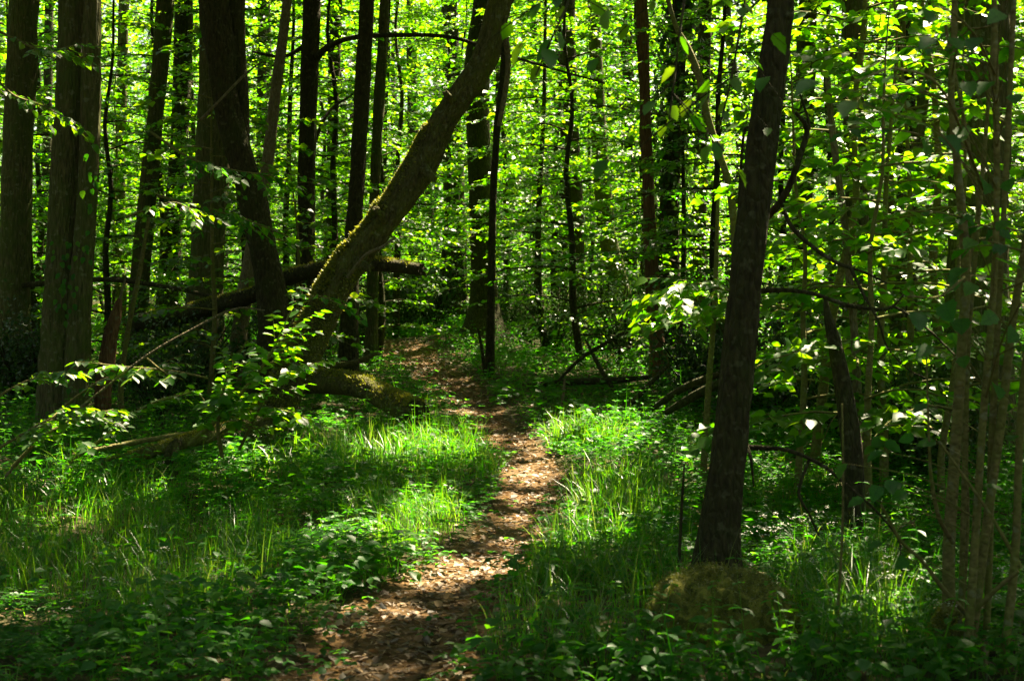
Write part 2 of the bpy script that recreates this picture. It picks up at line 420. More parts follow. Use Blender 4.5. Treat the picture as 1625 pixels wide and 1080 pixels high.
for g in [(430, 560, 11, .55), (400, 640, 11, .35), (330, 610, 11, .3), (60, 610, 10, .3), (110, 680, 9.8, .25), (40, 690, 9.8, .25), (220, 580, 10.5, .4), (200, 660, 11, .35),
          (600, 335, 13.9, .38), (635, 285, 13.9, .32), (670, 240, 13.9, .25), (700, 195, 13.9, .32), (740, 135, 13.9, .25), (540, 430, 14, .2), (500, 460, 14, .15), (268, 325, 13, .4), (310, 340, 13, .25),
          (1335, 220, 11.5, .25), (1340, 330, 11.5, .25), (1348, 430, 11.5, .25), (1360, 560, 11.5, .25), (1420, 120, 12, .35), (1440, 90, 12, .3), (1460, 380, 12, .4), (1480, 360, 12, .3),
          (1260, 390, 13, .45), (1290, 420, 12, .4), (1250, 100, 13, .35), (1360, 160, 12, .35), (1605, 420, 13.5, .2), (1430, 660, 12, .3), (1300, 690, 12, .4),
          (1100, 470, 12, .4), (1140, 450, 12, .35), (600, 618, 17, .25), (620, 420, 19, .2), (560, 612, 16.5, .2), (470, 520, 12, .25)]:
    gap_at(*g)
for _ in range(80):
    gap_at(rng.uniform(1200, 1510), rng.uniform(30, 720), rng.uniform(10.0, 14.5), rng.uniform(.2, .45))
for _ in range(14):
    gap_at(rng.uniform(0, 170), rng.uniform(0, 460), rng.uniform(12, 18), rng.uniform(.15, .3))
GAPS = np.array(GAPS)

def shut(x, y):
    """0 where a gap in the canopy lets the sun through, 1 elsewhere"""
    s = np.ones(x.shape)
    wob = 0.55 * (vnoise(x * 3.3, y * 3.3, 21) - 0.5) + 0.35 * (vnoise(x * 8, y * 8, 22) - 0.5)
    for gx, gy, rx, ry in GAPS:
        m = np.abs(x - gx) < rx * 1.6
        if not m.any(): continue
        d = np.sqrt(((x[m] - gx) / rx) ** 2 + ((y[m] - gy) / ry) ** 2) + wob[m]
        s[m] = np.minimum(s[m], sm(0.85, 1.05, d))
    # fine noise dapple everywhere; roof thinned further back to brighten the leaves
    n = 0.6 * vnoise(x * 1.1 + 50, y * 1.1, 31) + 0.4 * vnoise(x * 2.9, y * 2.9 + 50, 32)
    thr = 0.84 - 0.08 * sm(14, 18, y) - 0.12 * sm(18, 22, y) - 0.45 * sm(21, 26, y)
    s = np.minimum(s, 1 - sm(thr, thr + 0.05, n))
    return s

# ------------------------------------------------------------------ tall trees
TREES = []           # root, x, y, crown wanted ('own' or 'shared')

def tall_tree(name, label, px, Y, bark, group=None, base_px=None, sides=14, fiss=0.10, bump=0.10, flare=0.8, top=None, cat='tree', lean=None, roots=True):
    """px: (x, y, width) down the photographed part of the trunk, from top to base"""
    rows = [np.append(P(a, b, Y), 0.5 * wd * Y / F) for a, b, wd in px]
    foot = rows[-1].copy(); hh = hz(foot[0], foot[1])
    if foot[2] > hh + 0.12:
        d = rows[-1] - rows[-2]; k = (foot[2] - hh) / max(abs(d[2]), 0.2)
        foot = foot.copy(); foot[0] += np.clip(d[0] * k, -.3, .3); foot[2] = hh - 0.10; foot[3] *= 1.08
        rows.append(foot)
    else:
        rows[-1][2] = min(rows[-1][2], hh) - 0.10
    rows = rows[::-1]
    topz = top or 15.5 + 1.5 * math.sin(Y * 3.1 + rows[0][0])
    last, prev = rows[-1], rows[-2]
    d = unit((last - prev)[:3]); z0 = last[2]
    if lean is None: lean = 0.45
    if z0 < topz:
        steps = max(2, int((topz - z0) / 2.2))
        for s in range(1, steps + 1):
            f = s / steps
            q = last[:3] + np.array([d[0] / max(d[2], .3) * lean, d[1] * lean, 1.0]) * (topz - z0) * f
            q[0] += 0.16 * math.sin(s * 1.7 + Y) * f; q[1] += 0.2 * math.sin(s * 1.1 + Y * 2)
            rows.append(np.append(q, last[3] * (1 - 0.85 * f)))
    rows = np.array(rows)
    root = thing(name, label, cat, (rows[0][0], rows[0][1], hz(rows[0][0], rows[0][1])), group)
    seed = int(abs(rows[0][0] * 13 + Y * 7)) % 97
    mb = tube(rows, sides, bump, 8 if Y < 20 else 5, seed, fiss, flare)
    put('trunk', mb.mesh('trunk', root.location, True), bark, root)
    root['_top'] = 0
    TREES.append([root, rows[-1][0], rows[-1][1], rows, bark, px])
    return root, rows

OAK, DARK, MOSS_B, PALE, RED = MAT['bark_oak'], MAT['bark_dark'], MAT['bark_moss'], MAT['bark_pale'], MAT['bark_red']
tall_tree('oak_tree', 'stout shaded trunk cut by the left edge of the photo', [(38, 0, 48), (30, 200, 48), (24, 400, 52), (20, 560, 56)], 20.5, OAK, sides=20)
# the big double trunk on the left
big, big_rows = tall_tree('oak_tree', 'big double trunked oak with ivy on its bark, left of the leafy fallen branches', [(116, 0, 46), (112, 150, 48), (103, 320, 50), (96, 470, 56), (90, 620, 60), (88, 700, 64)], 15, OAK, sides=30, fiss=0.13, flare=.25)
second = np.array([np.append(P(a, b, 14.85), 0.5 * wd * 15 / F) for a, b, wd in [(118, 708, 46), (121, 600, 42), (130, 440, 38), (140, 280, 34), (145, 140, 32), (147, 0, 28), (150, -300, 22)]])
put('stem', tube(second, 24, 0.10, 8, 5, 0.16).mesh('stem', big.location, True), OAK, big)
tall_tree('oak_tree', 'slim brown trunk with a thin stem hugging its left side', [(262, 0, 28), (247, 180, 28), (234, 320, 30), (222, 450, 32), (216, 545, 36)], 23, OAK)
tall_tree('oak_tree', 'straight nearly black trunk between the slim brown trunk and the crooked tree', [(292, 0, 30), (288, 160, 30), (276, 330, 30), (264, 500, 36)], 26, DARK)
tall_tree('oak_tree', 'broad shaded trunk behind the propped fallen trunk', [(345, 100, 58), (338, 250, 56), (330, 400, 58), (322, 540, 66)], 21, OAK, sides=24, fiss=.13)
crk, crk_rows = tall_tree('crooked_tree', 'dark crooked trunk that bends right beside the leaning mossy tree', [(338, -30, 52), (350, 70, 52), (360, 160, 44), (378, 235, 42), (398, 300, 46), (415, 380, 44), (430, 450, 48), (436, 530, 56), (432, 580, 60)], 17, DARK, sides=24, bump=.18)
fork = np.array([np.append(P(a, b, 17.1), 0.5 * wd * 17 / F) for a, b, wd in [(384, 262, 20), (382, 200, 30), (378, 120, 32), (374, 40, 32), (376, -80, 30), (380, -260, 24)]])
put('stem', tube(fork, 16, 0.12, 8, 3, 0.08).mesh('stem', crk.location, True), DARK, crk)
tall_tree('dead_tree', 'thin pale barkless trunk leaning right behind the crooked tree', [(456, 0, 16), (440, 120, 18), (424, 260, 20), (402, 380, 22), (384, 500, 26)], 19, PALE, flare=.3)
br8, br8_rows = tall_tree('beech_tree', 'dark straight trunk with a long limb sweeping right near the top', [(494, 0, 30), (490, 150, 30), (486, 330, 30), (480, 560, 36)], 22, DARK)
tall_tree('beech_tree', 'slender trunk just right of the straight dark trunk with the long limb', [(534, 0, 20), (530, 120, 20), (526, 300, 18), (520, 520, 22)], 30, DARK)
tall_tree('beech_tree', 'dark slightly curved trunk rising behind the leaning mossy tree', [(582, 0, 24), (576, 120, 26), (566, 300, 26), (556, 430, 28), (552, 575, 32)], 20, DARK)
tall_tree('beech_tree', 'brownish thin trunk seen above the leaning mossy trunk', [(610, 0, 16), (604, 120, 18), (596, 280, 18), (590, 500, 20)], 24, OAK)
lean_px = [(812, -60, 37), (795, 0, 39), (763, 100, 41), (699, 200, 42), (664, 267, 45), (622, 333, 44), (570, 400, 46), (540, 445, 49), (512, 500, 53), (484, 557, 54), (457, 605, 55), (438, 650, 58), (416, 705, 64), (406, 738, 72)]
leanT, lean_rows = tall_tree('leaning_tree', 'thick moss covered trunk leaning right over the path', lean_px, 14, MOSS_B, sides=40, bump=.34, fiss=.13, lean=.55, top=13.5, flare=.25)
tall_tree('beech_tree', 'smooth straight trunk on the bank at the end of the path', [(770, 0, 38), (757, 110, 38), (760, 230, 38), (766, 380, 40), (767, 470, 42), (768, 530, 54)], 28.5, DARK, sides=20, fiss=.02, flare=1.2)
tall_tree('slender_tree', 'thin stem in front of the straight trunk at the end of the path', [(800, 80, 10), (791, 180, 11), (783, 300, 12), (780, 430, 13), (777, 592, 15)], 22, DARK, flare=.3)
tall_tree('beech_tree', 'dark trunk left of the straight trunk on the bank', [(716, 150, 30), (720, 260, 34), (722, 400, 38), (722, 520, 42)], 37, DARK)
tall_tree('beech_tree', 'dark trunk amid leaves right of the path end', [(902, 0, 22), (905, 150, 24), (912, 300, 26), (918, 530, 30)], 31, DARK)
tall_tree('beech_tree', 'brown trunk slanting to the right at its foot, behind the brushwood', [(944, 60, 22), (950, 200, 26), (962, 360, 30), (984, 460, 34), (1000, 540, 38)], 29, OAK)
tall_tree('dead_tree', 'reddish dead trunk with bark stripped at its foot', [(1018, 0, 20), (1024, 170, 20), (1030, 330, 22), (1037, 470, 24), (1046, 588, 28)], 21.5, RED, fiss=.2)
ivyT, ivy_rows = tall_tree('ivy_clad_tree', 'dark trunk wrapped in ivy right behind the reddish dead trunk', [(1082, 0, 26), (1072, 160, 28), (1062, 330, 32), (1062, 560, 40)], 24, DARK)
fr, fr_rows = tall_tree('oak_tree', 'dark slanting trunk in the foreground rising from the mossy mound', [(1240, -40, 43), (1237, 30, 44), (1215, 200, 50), (1196, 350, 52), (1179, 500, 52), (1164, 650, 53), (1150, 780, 56), (1138, 880, 62), (1134, 940, 68)], 7.65, DARK, sides=36, bump=.13, fiss=.08, flare=.85)
tall_tree('oak_tree', 'brown trunk behind the pale pole on the right', [(1352, 0, 34), (1354, 150, 36), (1360, 330, 38), (1356, 600, 44)], 19, OAK, sides=20)
tall_tree('slender_tree', 'brown slim trunk leaning left between the pale pole and the big right trunk', [(1476, 40, 18), (1456, 230, 20), (1432, 400, 20), (1420, 640, 24)], 17, OAK)
tall_tree('oak_tree', 'massive rough barked trunk behind the hazel stems at right', [(1560, -30, 96), (1556, 120, 98), (1554, 300, 100), (1552, 480, 104), (1550, 700, 118)], 13.5, OAK, sides=36, fiss=.15)
for lab, pxs, Y, bk in [
        ('pole thin dark trunk standing far back above the path bend', [(846, 0, 12), (850, 250, 13), (852, 520, 14)], 40, DARK),
        ('forked dark trunk deep in the leaves left of the slanting brown trunk', [(888, 0, 14), (896, 250, 15), (890, 520, 18)], 36, DARK),
        ('far trunk between the slanting brown trunk and the reddish dead trunk', [(996, 60, 17), (1000, 300, 19), (1002, 520, 22)], 38, DARK),
        ('shaded trunk left of the dark foreground trunk', [(1120, 0, 22), (1112, 260, 24), (1106, 560, 28)], 30, DARK),
        ('dark trunk glimpsed through leaves right of the foreground trunk', [(1282, 0, 30), (1276, 200, 32), (1270, 560, 36)], 24, OAK),
        ('trunk in deep shade left of the massive right trunk', [(1432, 0, 26), (1440, 250, 28), (1440, 600, 34)], 23, DARK),
        ('far thin trunk left of the double trunked oak', [(78, 0, 14), (74, 300, 15), (70, 540, 17)], 36, DARK),
        ('thin trunk between the double trunked oak and the slim brown trunk', [(196, 0, 16), (190, 300, 18), (186, 530, 20)], 30, OAK),
        ('thin dark trunk right of the crooked tree', [(416, 0, 14), (414, 280, 16), (408, 520, 18)], 33, DARK),
        ('far trunk seen under the leaning mossy trunk', [(652, 0, 16), (656, 240, 18), (660, 500, 20)], 41, DARK)]:
    tall_tree('beech_tree', lab, pxs, Y, bk)

# other trees of the wood: far trunks, and unseen neighbours added beside and behind the view to shade it
spots = [(t[3][0][0], t[3][0][1]) for t in TREES]
extra = []
tries = 0
while len(extra) < 120 and tries < 9000:
    tries += 1
    x, y = rng.uniform(-34, 40), rng.uniform(-14, 88)
    inview = y > 0 and abs(x) < 0.40 * y + 1.5
    if inview and (y < 31 or rng.uniform() < .72): continue
    if abs(x) < 2.2 and y < 31: continue
    if y <= 0 and abs(x) < 3 and y > -4: continue
    if min((x - a) ** 2 + (y - b) ** 2 for a, b in spots) < (4.0 if inview else 5.2) ** 2: continue
    spots.append((x, y)); extra.append((x, y, inview))
proto_tr = []
for k in range(4):
    hh, r0 = 17.0, 0.17 + 0.05 * k
    rows = [[0, 0, -0.15, r0 * 1.15]]
    for s in range(1, 9):
        rows.append([0.34 * math.sin(s * 1.3 + k * 2) * s / 4 + .10 * (k - 1.5) * s, 0.3 * math.sin(s * 1.1 + k), hh * s / 8, r0 * (1 - 0.8 * s / 8)])
    mb = tube(np.array(rows), 12, 0.12, 5, k + 60, 0.08, 0.7)
    for b in range(3):
        z = 7.5 + 2.4 * b; a = b * 2.3 + k
        mb = join(mb, tube(np.array([[rows[4][0], rows[4][1], z, .06], [math.cos(a) * 1.2, math.sin(a) * 1.2, z + 1.0, .045], [math.cos(a) * 2.6, math.sin(a) * 2.6, z + 2.1, .02]]), 6, .1, 4, b))
    proto_tr.append(mb.mesh('trunk', smooth=True))
for m_ in proto_tr: m_.materials.append(DARK)

def crown_mesh(n, R=3.9, z0=6.5, z1=16.5, L=0.24):
    nc = n // 55
    a = rng.uniform(0, 2 * math.pi, nc); rr = R * np.sqrt(rng.uniform(0, 1, nc)); z = rng.uniform(z0, z1, nc)
    prof = np.sqrt(np.clip(1 - ((z - (z0 + z1) / 2) / ((z1 - z0) * .56)) ** 2, 0.1, 1))
    cc = np.stack([np.cos(a) * rr * prof, np.sin(a) * rr * prof, z], -1)
    pos = np.repeat(cc, 55, 0) + rng.normal(size=(nc * 55, 3)) * [.55, .55, .2]
    k = len(pos); nor = unit(np.array([0, 0, 1.0]) + rng.normal(size=(k, 3)) * .38); ax = rand_unit(k, .4)
    V, T = leaf_arrays(LEAF2, pos, ax, nor, rng.uniform(.7, 1.15, k) * L, rng.uniform(.7, 1.15, k) * L * .72)
    return new_mesh('crown', V, T)
far_crowns = [crown_mesh(1500) for _ in range(4)]; thick_crowns = [crown_mesh(9500) for _ in range(2)]  # thick set made dense for unseen trees, cutting light from behind the camera
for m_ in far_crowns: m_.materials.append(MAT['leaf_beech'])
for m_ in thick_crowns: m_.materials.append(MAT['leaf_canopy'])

CRIT = (-11.0, 11.0, 3.0, 31.0)     # ground the camera sees nearby; the canopy that shades it is built leaf by leaf
def is_crit(x, y):
    return -13 < x < 20 and 1 < y < 36
own = []
for t in TREES:
    root, x, y, rows = t[0], t[1], t[2], t[3]
    if is_crit(x, y): own.append((root, x, y))
    else:
        o = put('crown', far_crowns[int(abs(x * 7)) % 4], None, root, (x - root.location.x, y - root.location.y, 0)); o.rotation_euler.z = x * 3
for (x, y, inview) in extra:
    if inview: lab, g = 'dark slim trunk far back among bright leaves', 'trunks far back in the wood'
    else: lab, g = 'tall slim tree added beyond the edge of the view for its shade', 'unseen shade trees around the view'
    root = thing('beech_tree', lab, 'tree', (x, y, hz(x, y)), g, rng.uniform(0, 6.28), rng.uniform(.85, 1.15))
    put('trunk', proto_tr[rng.integers(0, 4)], None, root)
    if is_crit(x, y): own.append((root, x, y))
    else: put('crown', far_crowns[rng.integers(0, 4)] if inview or y > 45 else thick_crowns[rng.integers(0, 2)], None, root)

# canopy over the visible ground, carved by the gaps, each leaf given to the nearest tree
nc = 4200
cg = np.stack([rng.uniform(CRIT[0] - 1, CRIT[1] + 1, nc), rng.uniform(CRIT[2] - 2, CRIT[3] + 1, nc), rng.uniform(8.0, 16.5, nc)], -1)
cg[:, 0] += SUN[0] / SUN[2] * cg[:, 2]; cg[:, 1] += SUN[1] / SUN[2] * cg[:, 2]
pos = np.repeat(cg, 60, 0) + rng.normal(size=(nc * 60, 3)) * [.55, .55, .22]
ft = sun_foot(pos)
keep = rng.uniform(size=len(pos)) < shut(ft[:, 0], ft[:, 1])
# keep the canopy out of the picture where the photograph looks under it
cx_, cy_ = to_px(pos[:, 0], pos[:, 1], pos[:, 2])
pos = pos[keep]
k = len(pos); nor = unit(np.array([0, 0, 1.0]) + rng.normal(size=(k, 3)) * .4); ax = rand_unit(k, .4)
L_ = rng.uniform(.15, .23, k)
V, T = leaf_arrays(LEAF2, pos, ax, nor, L_, L_ * .75)
oxy = np.array([(a, b) for _, a, b in own])
near = np.argmin(((pos[:, None, :2] - oxy[None]) ** 2).sum(-1), 1)
V = V.reshape(k, 4, 3)
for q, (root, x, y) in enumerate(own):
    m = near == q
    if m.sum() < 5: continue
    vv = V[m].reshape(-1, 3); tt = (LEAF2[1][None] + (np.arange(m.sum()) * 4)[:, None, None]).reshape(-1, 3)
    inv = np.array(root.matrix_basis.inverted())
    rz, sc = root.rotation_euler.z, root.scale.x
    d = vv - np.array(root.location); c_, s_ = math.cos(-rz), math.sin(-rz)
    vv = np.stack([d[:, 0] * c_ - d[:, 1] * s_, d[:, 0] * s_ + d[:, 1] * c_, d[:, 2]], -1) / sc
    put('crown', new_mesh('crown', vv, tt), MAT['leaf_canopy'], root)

# ------------------------------------------------------------------ understorey
def sapling(H, R, nb, leafL, t0=.22, droop=.25, leaves_per=11, seed=0):
    """returns wood (MB) and leaf frames: stem, layered branches, flat twigs, alternate leaves"""
    r = np.random.default_rng(seed)
    zs = np.linspace(0, 1, 9)
    sx = np.cumsum(r.normal(size=9) * .055 * H / 6); sy = np.cumsum(r.normal(size=9) * .055 * H / 6)
    sx -= sx[0]; sy -= sy[0]
    stem = np.stack([sx, sy, zs * H - .08, .045 * H / 6 * (1.05 - zs)], -1)
    wood = tube(stem, 7, .1, 3, seed)
    pos, ax, nor, ln = [], [], [], []
    for b in range(nb):
        t = t0 + (1 - t0) * (b + r.uniform(0, .8)) / nb
        a = b * 2.4 + r.uniform(-.4, .4)
        o = np.array([np.interp(t, zs, sx), np.interp(t, zs, sy), t * H])
        LB = R * (1.05 - .72 * t) * r.uniform(.65, 1.15)
        rise = r.uniform(.05, .45)
        n = 7; u = np.linspace(0, 1, n)
        dr = np.array([math.cos(a), math.sin(a), 0])
        pr = np.array([-dr[1], dr[0], 0])
        pts = o + dr * (u * LB)[:, None] + np.array([0, 0, 1.0]) * ((rise * u - (rise * .5 + droop) * u ** 2) * LB)[:, None] + pr * (np.cumsum(r.normal(size=n) * .045) * LB)[:, None]
        wood = join(wood, tube(np.column_stack([pts, .014 * LB / 2 * (1.1 - u) + .002]), 4, 0, 1, b, cap=False))
        for s in range(int(5 + LB * 4.6)):
            f = r.uniform(.18, 1.0); c = np.array([np.interp(f, u, pts[:, k]) for k in range(3)])
            sg = 1 if s % 2 else -1
            td = unit(dr * r.uniform(.5, 1) + pr * sg * r.uniform(.4, 1) + np.array([0, 0, r.uniform(-.22, .14)]))
            lt = LB * .38 * (1.15 - f * .7) * r.uniform(.6, 1.2)
            nl = max(3, int(lt / (leafL * .55)))
            nl = min(nl, leaves_per)
            side = unit(np.cross(td, [0, 0, 1.0]))
            for q in range(nl):
                g = (q + .6) / nl
                sgn = 1 if q % 2 else -1
                pos.append(c + td * lt * g + np.array([0, 0, -.12 * lt * g * g]))
                ax.append(td * .75 + side * sgn * .75 + np.array([0, 0, r.uniform(-.45, .1)]))
                nor.append(np.array([0, 0, 1.0]) + r.normal(size=3) * .42)
                ln.append(leafL * r.uniform(.5, 1.2))
    return wood, np.array(pos), np.array(ax), np.array(nor), np.array(ln)

UND = []
for k in range(7):
    H = [6.5, 8.0, 5.2, 9.5, 7.2, 4.2, 11.0][k]; R = [2.4, 2.6, 2.0, 2.7, 2.7, 1.8, 2.8][k]
    wood, p_, a_, n_, l_ = sapling(H, R, int(H * 5.6), .15, .05 if k != 6 else .2, .25, 14, 100 + k)
    l_ = l_ * (.9, .78, 1.05, .84, .7, .95, 1.0)[k]
    V, T = leaf_arrays(LEAF2 if k % 2 else LEAF6, p_, a_, n_, l_, l_ * (.62, .74, .66, .8, .7, .6, .72)[k])
    tm = wood.mesh('trunk', smooth=True); tm.materials.append(DARK)
    cm = new_mesh('crown', V, T); cm.materials.append(MAT['leaf_oak' if k in (1, 4) else 'leaf_beech'])
    r = thing('beech_sapling', 'young beech with layered sprays of bright leaves further back in the wood', 'sapling', (0, 0, -200), 'understorey beeches further back')
    put('trunk', tm, None, r); put('crown', cm, None, r)
    UND.append(r)

def in_ground_gap(p):
    q = sun_foot(p); m = np.zeros(len(p), bool)
    for gx, gy, rx, ry in GAPS[:N_GROUND]:
        m |= ((q[:, 0] - gx) / rx) ** 2 + ((q[:, 1] - gy) / ry) ** 2 < 1.6
    return m
def blocks_gap(x, y, R, H):
    n = 0
    for z in (1.5, 3.5, 5.5, 7.5):
        if z > H: break
        q = sun_foot(np.array([x, y, z + hz(x, y)]))
        d = ((GAPS[:, 0] - q[0]) ** 2 + (GAPS[:, 1] - q[1]) ** 2) < (R * (1 - z / H * .6)) ** 2
        n += (d * GAPS[:, 2]).sum()
    return n
used = [False] * 7
tries = n_und = 0
upos = []
for q, (px, y, k, sc) in enumerate([(628, 30, 6, .95), (690, 33, 3, 1.1), (600, 25.5, 3, .9), (866, 27, 6, .9), (520, 24.5, 6, .85), (310, 23.5, 3, .8), (60, 23.5, 6, .9), (925, 24, 3, .95), (1005, 27, 6, .95), (1085, 22, 4, 1.0), (1150, 20.5, 6, .8), (400, 23, 3, .85), (242, 26, 6, .9), (160, 22.5, 3, .85),
        (470, 26, 6, .9), (1235, 21.5, 3, .9), (1310, 23, 6, .9), (1440, 21, 3, .9), (1530, 24, 6, .9), (60, 27, 3, 1.0), (800, 33, 6, 1.0), (740, 36, 3, 1.1), (880, 35, 6, 1.1), (960, 34, 4, 1.2), (1060, 33, 6, 1.0), (620, 36, 6, 1.0), (520, 34, 3, 1.0), (300, 30, 6, 1.0), (190, 33, 3, 1.1)]):
    x = (px - 812.5) / F * y; upos.append((x, y)); loc = (x, y, hz(x, y)); rz = q * 1.7
    if not used[k]:
        used[k] = True; o = UND[k]; o.location = loc; o.rotation_euler.z = rz; o.scale = (sc,) * 3
    else: dup(UND[k], loc, rz, sc)
while n_und < 245 and tries < 12000:
    tries += 1
    y = 22 + 61 * rng.uniform() ** 1.4; x = rng.uniform(-.44, .46) * y
    px = 812 + F * x / y
    if y < 25 and -3.0 < x < 2.6: continue
    if y < 31 and path_d(np.array([x]), np.array([y]))[0] < 3.5: continue
    if y < 34 and -3.4 < x < -1.0: continue
    if min([(x - a) ** 2 + (y - b) ** 2 for a, b in upos] or [99]) < 1.7 ** 2: continue
    k = int(rng.integers(0, 7)); R = 2.4
    if y < 27 and blocks_gap(x, y, R, 7) > 0.35: continue
    upos.append((x, y)); n_und += 1
    sc = rng.uniform(.8, 1.2)
    if not used[k]:
        used[k] = True; o = UND[k]; o.location = (x, y, hz(x, y)); o.rotation_euler.z = rng.uniform(0, 6.28); o.scale = (sc,) * 3
    else: dup(UND[k], (x, y, hz(x, y)), rng.uniform(0, 6.28), sc)

# unseen saplings added round and behind the view to cut stray light
n_r = 0
while n_r < 70:
    x, y = rng.uniform(-30, 34), rng.uniform(-22, 34)
    if y > 2 and abs(x) < .40 * y + 2.2: continue
    if math.hypot(x, y) < 4.5 or (y < 3 and abs(x) < 3 and y > -6): continue
    if y > 3 and blocks_gap(x, y, 2.4, 7) > 0.3: continue
    n_r += 1
    o = dup(UND[int(rng.integers(0, 7))], (x, y, hz(x, y)), rng.uniform(0, 6.28), rng.uniform(.85, 1.2), 'young beech added beyond the edge of the view to cut stray light'); o['group'] = 'unseen shade saplings around the view'

# far wood closing the view
k = 70000
a = rng.uniform(-.55, .55, k); d = rng.uniform(88, 112, k)
z = 22 * rng.uniform(0, 1, k)
pos = np.stack([np.sin(a) * d, np.cos(a) * d, z + base_h(d)], -1)
msk = vnoise(a * 60, z * .45, 71) > 0.2
pos = pos[msk]; k = len(pos)
V, T = leaf_arrays(LEAF2, pos, rand_unit(k, .6), unit(np.array([0, 0, 1.0]) + rng.normal(size=(k, 3)) * .5), rng.uniform(.4, .8, k), rng.uniform(.3, .55, k))
put('far_wood', new_mesh('far_wood', V, T), MAT['leaf_beech'], kind='stuff', label='distant wood of sunlit leaves closing the view')

# ------------------------------------------------------------------ near leaves as pieces of their own
def leaf_template(nu=7, width=.34, tip=.72, droop=.18, ser=.035):
    V, T = [], []
    for i in range(nu + 1):
        u = i / nu
        wv = width * math.sin(math.pi * u ** tip) ** .8 * (1 - .25 * u) if 0 < i < nu else 0
        wv *= 1 + (ser * 3 if i % 2 else -ser * 3)
        z = -droop * u * u
        V += [[u, 0, z - .02 * math.sin(math.pi * u)], [u, wv, z + .16 * wv + .012 * (i % 2)], [u, -wv, z + .16 * wv + .012 * (i % 2)]]
    for i in range(nu):
        a, b = 3 * i, 3 * i + 3
        if i > 0: T += [[a, b, a + 1], [a, a + 2, b]]
        if i < nu - 1: T += [[a + 1, b, b + 1], [a + 2, b + 2, b]]
    return np.array(V), np.array(T)
LT = [leaf_template(7, .36, .78, .16), leaf_template(7, .40, .70, .26), leaf_template(7, .33, .85, .08)]
LEAFM = {}
for key in ('leaf_beech', 'leaf_hazel'):
    LEAFM[key] = [new_mesh('leaf', v, t) for v, t in LT]
    for m_ in LEAFM[key]: m_.materials.append(MAT[key])
from mathutils import Matrix
def leaf_objs(root, pos, axis, nor, L, key='leaf_beech', name='leaf'):
    off = np.array(root.location)
    axis = unit(np.asarray(axis, float)); nor = np.asarray(nor, float)
    side = unit(np.cross(nor, axis)); nn = np.cross(axis, side)
    for i in range(len(pos)):
        o = bpy.data.objects.new(name, LEAFM[key][i % 3]); C.objects.link(o); o.parent = root
        l = float(L[i])
        m_ = Matrix(((axis[i][0] * l, side[i][0] * l, nn[i][0] * l, pos[i][0] - off[0]), (axis[i][1] * l, side[i][1] * l, nn[i][1] * l, pos[i][1] - off[1]),
                     (axis[i][2] * l, side[i][2] * l, nn[i][2] * l, pos[i][2] - off[2]), (0, 0, 0, 1)))
        o.matrix_basis = m_

def hazel_mark(): pass

def twig_frames(pts, n, L, subs=0, seed=0, subl=.35, hang=.3):
    """frames of alternate leaves along a twig (rows x, y, z, radius) and its side twigs; returns frames and side twig tubes"""
    r = np.random.default_rng(seed)
    c = catmull(pts, 6)[:, :3]; s = np.linspace(0, 1, len(c))
    tw = [c]; tubes = []
    tt = unit(np.gradient(c, axis=0))
    for k in range(subs):
        f = r.uniform(.2, .95); i = int(f * (len(c) - 1)); sg = 1 if k % 2 else -1
        sd = unit(np.cross(tt[i], [0, 0, 1.0]))
        d = unit(tt[i] * .7 + sd * sg * r.uniform(.5, 1.1) + np.array([0, 0, r.uniform(-.25, .2)]))
        l = subl * r.uniform(.6, 1.3); u = np.linspace(0, 1, 5)[:, None]
        q = c[i] + d * l * u + np.array([0, 0, -.15 * l]) * u * u
        tw.append(catmull(q, 4)); tubes.append(tube(np.column_stack([q, np.linspace(.004, .0015, 5)]), 4, 0, 1, k, cap=False))
    lens = np.array([np.linalg.norm(np.diff(t, axis=0), axis=1).sum() for t in tw]); lens[0] *= .7
    pos, ax, nor, ln = [], [], [], []
    for t, cnt in zip(tw, np.maximum(2, np.round(n * lens / lens.sum())).astype(int)):
        g = unit(np.gradient(t, axis=0))
        for q in range(cnt):
            f = (.25 if t is tw[0] else .1) + (.75 if t is tw[0] else .9) * (q + r.uniform(.2, .8)) / cnt
            i = min(len(t) - 1, int(f * (len(t) - 1) + .5)); sg = 1 if q % 2 else -1
            sd = unit(np.cross(g[i], [0, 0, 1.0]) + 1e-4)
            pos.append(t[i]); ax.append(g[i] * .7 + sd * sg * r.uniform(.5, 1) + np.array([0, 0, -hang * r.uniform(.2, 1.4)]))
            nor.append(np.array([0, 0, 1.0]) + r.normal(size=3) * .35); ln.append(L * r.uniform(.6, 1.15))
    return np.array(pos), np.array(ax), np.array(nor), np.array(ln), tubes

def rows_px(px):
    """(x, y, width px, distance) rows to (x, y, z, radius)"""
    return np.array([np.append(P(a, b, Y), max(.5 * wd * Y / F, .0018)) for a, b, wd, Y in px])

def branch_thing(name, label, cat, px, bark, group=None, sides=12, bump=.12, fiss=.05, part='wood', sink=False, seed=None):
    r = rows_px(px); lo = r[np.argmin(r[:, 2])]
    root = thing(name, label, cat, (lo[0], lo[1], lo[2]), group)
    put(part, tube(r, sides, bump, 7, int(abs(px[0][0])) % 89, fiss, jag=.7).mesh(part, root.location, True), bark, root)
    return root, r

def add_branch(root, rows, bark, sides=7, name='branch', bump=.12):
    return put(name, tube(rows, sides, bump, 6, int(abs(rows[0][2] * 31)) % 91).mesh(name, root.location, True), bark, root)

